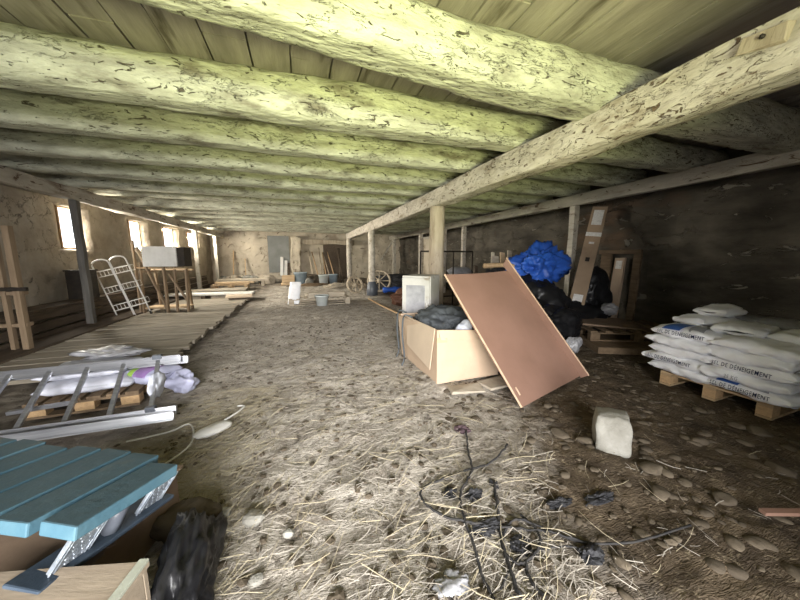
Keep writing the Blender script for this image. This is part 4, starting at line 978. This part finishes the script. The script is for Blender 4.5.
# ---- wooden strip lower right, rope tangle, rags, debris
bm = B(); bar(bm, (2.32, .76, .03), (2.75, .60, .04), .035, .02); tag(obj('wooden_strip', bm, 'board', bevel=.002), 'thin brown wooden strip at the lower right edge', 'strip')
def F(px, py, h=.012):
    r = ray(px, py); t = -1.4 / r.z; x, y = r.x * t, r.y * t; return Vector((x, y, max(fz(x, y), -.02) + h))
ropes = [
    ([(466, 430), (468, 450), (472, 468), (466, 482), (460, 495), (464, 520), (474, 548), (482, 575), (494, 600)], .007, 'dark rope running straight down from the purple rag'),
    ([(508, 445), (490, 462), (465, 470), (440, 480), (422, 489), (424, 503), (440, 515), (470, 525), (500, 524)], .007, 'dark rope bending sharply at its left end'),
    ([(494, 482), (497, 505), (501, 535), (508, 565), (520, 600)], .009, 'thicker dark rope running down the middle of the tangle'),
    ([(520, 515), (535, 528), (540, 545), (528, 560), (515, 562), (503, 548), (505, 530), (518, 520), (545, 530), (575, 541), (600, 547)], .007, 'dark rope looped in a ring beside the black scrap'),
    ([(525, 560), (530, 580), (545, 600)], .008, 'short dark rope end below the ring'),
    ([(470, 525), (510, 528), (550, 533), (585, 543), (640, 540), (690, 525)], .006, 'long dark cord trailing off to the right'),
    ([(500, 590), (520, 555), (560, 548), (600, 550)], .005, 'thin black cord crossing under the ring')]
for pts, r_, lab in ropes:
    bm = B(); tube(bm, [p + Vector((random.uniform(-.004, .004), random.uniform(-.004, .004), random.uniform(0, .006))) for p in spline([F(*p) for p in pts], 7)], r_, 6, rj=.15)
    tag(obj('rope', bm, 'rope', smooth=True), lab, 'rope', 'ropes tangled on the floor')
rags = [((463, 428), (.055, .045, .02), 'plum', 'small purple-brown rag at the top of the rope tangle'), ((450, 491), (.04, .03, .018), 'blackstuff', 'left black scrap by the sharp rope bend'), ((474, 494), (.05, .03, .02), 'blackstuff', 'right black scrap by the sharp rope bend'),
        ((494, 483), (.022, .035, .014), 'blackstuff', 'black tuft at the top of the thicker rope'), ((486, 527), (.075, .03, .02), 'blackstuff', 'black scrap in the middle of the rope tangle'), ((520, 543), (.045, .04, .016), 'blackstuff', 'black scrap inside the rope ring'),
        ((588, 553), (.055, .04, .028), 'blackstuff', 'black lump right of the rope ring'), ((560, 500), (.07, .03, .02), 'blackstuff', 'black rag above the rope ring'), ((602, 497), (.09, .03, .02), 'blackstuff', 'black rag below the limestone block')]
for k, (p, s_, m_, lab) in enumerate(rags):
    q = F(*p, .006); bm = B(); crumple(bm, q, s_, 70 + k, 4, .9, 2.6, 1.0)
    tag(obj('scrap_rag', bm, m_), lab, 'rag', 'rags among the ropes')
q = F(450, 585, .01); bm = B(); crumple(bm, q, (.075, .05, .022), 90, 4, .7, 2.4, 1.0); tag(obj('foil_scrap', bm, 'bagfilm', smooth=True), 'crumpled grey-white plastic scrap at the bottom centre', 'scrap')
for k, (px, py, s_) in enumerate(((724, 498, .05), (548, 405, .04), (622, 560, .03), (700, 440, .05), (760, 432, .07), (738, 425, .05), (652, 470, .06), (660, 492, .05), (560, 432, .06), (585, 440, .05), (700, 410, .05), (780, 470, .06))):
    q = F(px, py, s_ * .12); bm = B(); rock(bm, q, (s_ * 1.3, s_, s_ * .5), 120 + k, 3, .3, 5, k)
    tag(obj('cobblestone', bm, 'rubbledark', smooth=True), 'loose cobble bedded in the dark floor ' + ['far right below the limestone block', 'at the foot of the hardboard panel', 'right of the black lump', 'midway between block and salt pallet', 'before the right pallet foot, larger', 'before the pallet middle foot', 'touching the right of the limestone block', 'just below the limestone block', 'left of the limestone block', 'nearest left of the limestone block', 'before the left pallet foot', 'at the right edge'][k], 'stone', 'loose cobbles on the dark floor')

# ---- stuff: straw, cobbles, cobwebs
def straw(name, n, area_fn, m, lmin, lmax, lab, r0=.0009, r1=.0020, seed=1, up=.02):
    rr = random.Random(seed); bm = B()
    for _ in range(n):
        x, y = area_fn(rr); L = rr.uniform(lmin, lmax); a = rr.gauss(.6, .9); r_ = rr.uniform(r0, r1)
        bend = rr.uniform(-.35, .35); pts = []
        z = rr.uniform(.004, up); dz = rr.uniform(-.12, .18)
        for i in range(4):
            t = i / 3 - .5; aa = a + bend * t
            px, py = x + math.cos(aa) * L * t, y + math.sin(aa) * L * t
            pts.append(Vector((px, py, max(fz(px, py) + .004, fz(px, py) + z + dz * t * L))))
        tube(bm, pts, r_, 3)
    return tag(obj(name, bm, m), lab, 'straw', kind='stuff')
def nearpos(rr):
    while True:
        y = .75 + 4.6 * rr.random() ** 1.7; x = rr.gauss(.55, .95)
        if -1.5 < x < 3.4 and (x < .75 + .5 * y or rr.random() < .12): return x, y
def farpos(rr): return rr.uniform(-1.5, 2.0), rr.uniform(3.5, 9)
straw('straw', 4200, nearpos, 'strawgrey', .04, .14, 'dusty grey straw strewn over the near part of the aisle', seed=1)
straw('straw', 900, nearpos, 'straw', .07, .24, 'yellow straw stalks lying on top of the near floor', r0=.0008, r1=.0021, seed=2, up=.03)
straw('straw', 3200, farpos, 'strawgrey', .08, .2, 'dusty straw strewn over the far part of the aisle', r0=.0015, r1=.003, seed=3)
def edgepos(rr): 
    y = rr.uniform(1.2, 3.4); return -.75 + rr.gauss(0, .22) + .12 * (y - 2), y
straw('straw', 900, edgepos, 'straw', .08, .22, 'yellow straw heaped along the left side of the aisle', seed=4, up=.05)
bm = B(); rr = random.Random(9)
for k in range(650):
    x, y = rr.uniform(1.2, 5.6), rr.uniform(.5, 4.2)
    if rr.random() > min(1, (x - .6) / 1.4): continue
    s_ = rr.uniform(.015, .045); rock(bm, (x, y, fz(x, y) - s_ * .22), (s_ * 1.3, s_, s_ * .5), k, 2, .3, 3, rr.uniform(0, 3))
tag(obj('cobble_bed', bm, 'rubbledark', smooth=True), 'worn dark cobbles half sunk in the floor on the right', 'cobbles', kind='stuff')
bm = B()
for k in range(900):
    x, y = rr.gauss(.4, 1.0), .8 + 6 * rr.random() ** 1.6; s_ = rr.uniform(.008, .028)
    if x < -1.5: continue
    rock(bm, (x, y, fz(x, y) + s_ * .1), (s_ * 1.3, s_, s_ * .5), k, 1, .3, 3, rr.uniform(0, 3))
tag(obj('gravel', bm, 'rubbledark'), 'crumbs of dung and gravel scattered on the aisle', 'gravel', kind='stuff')
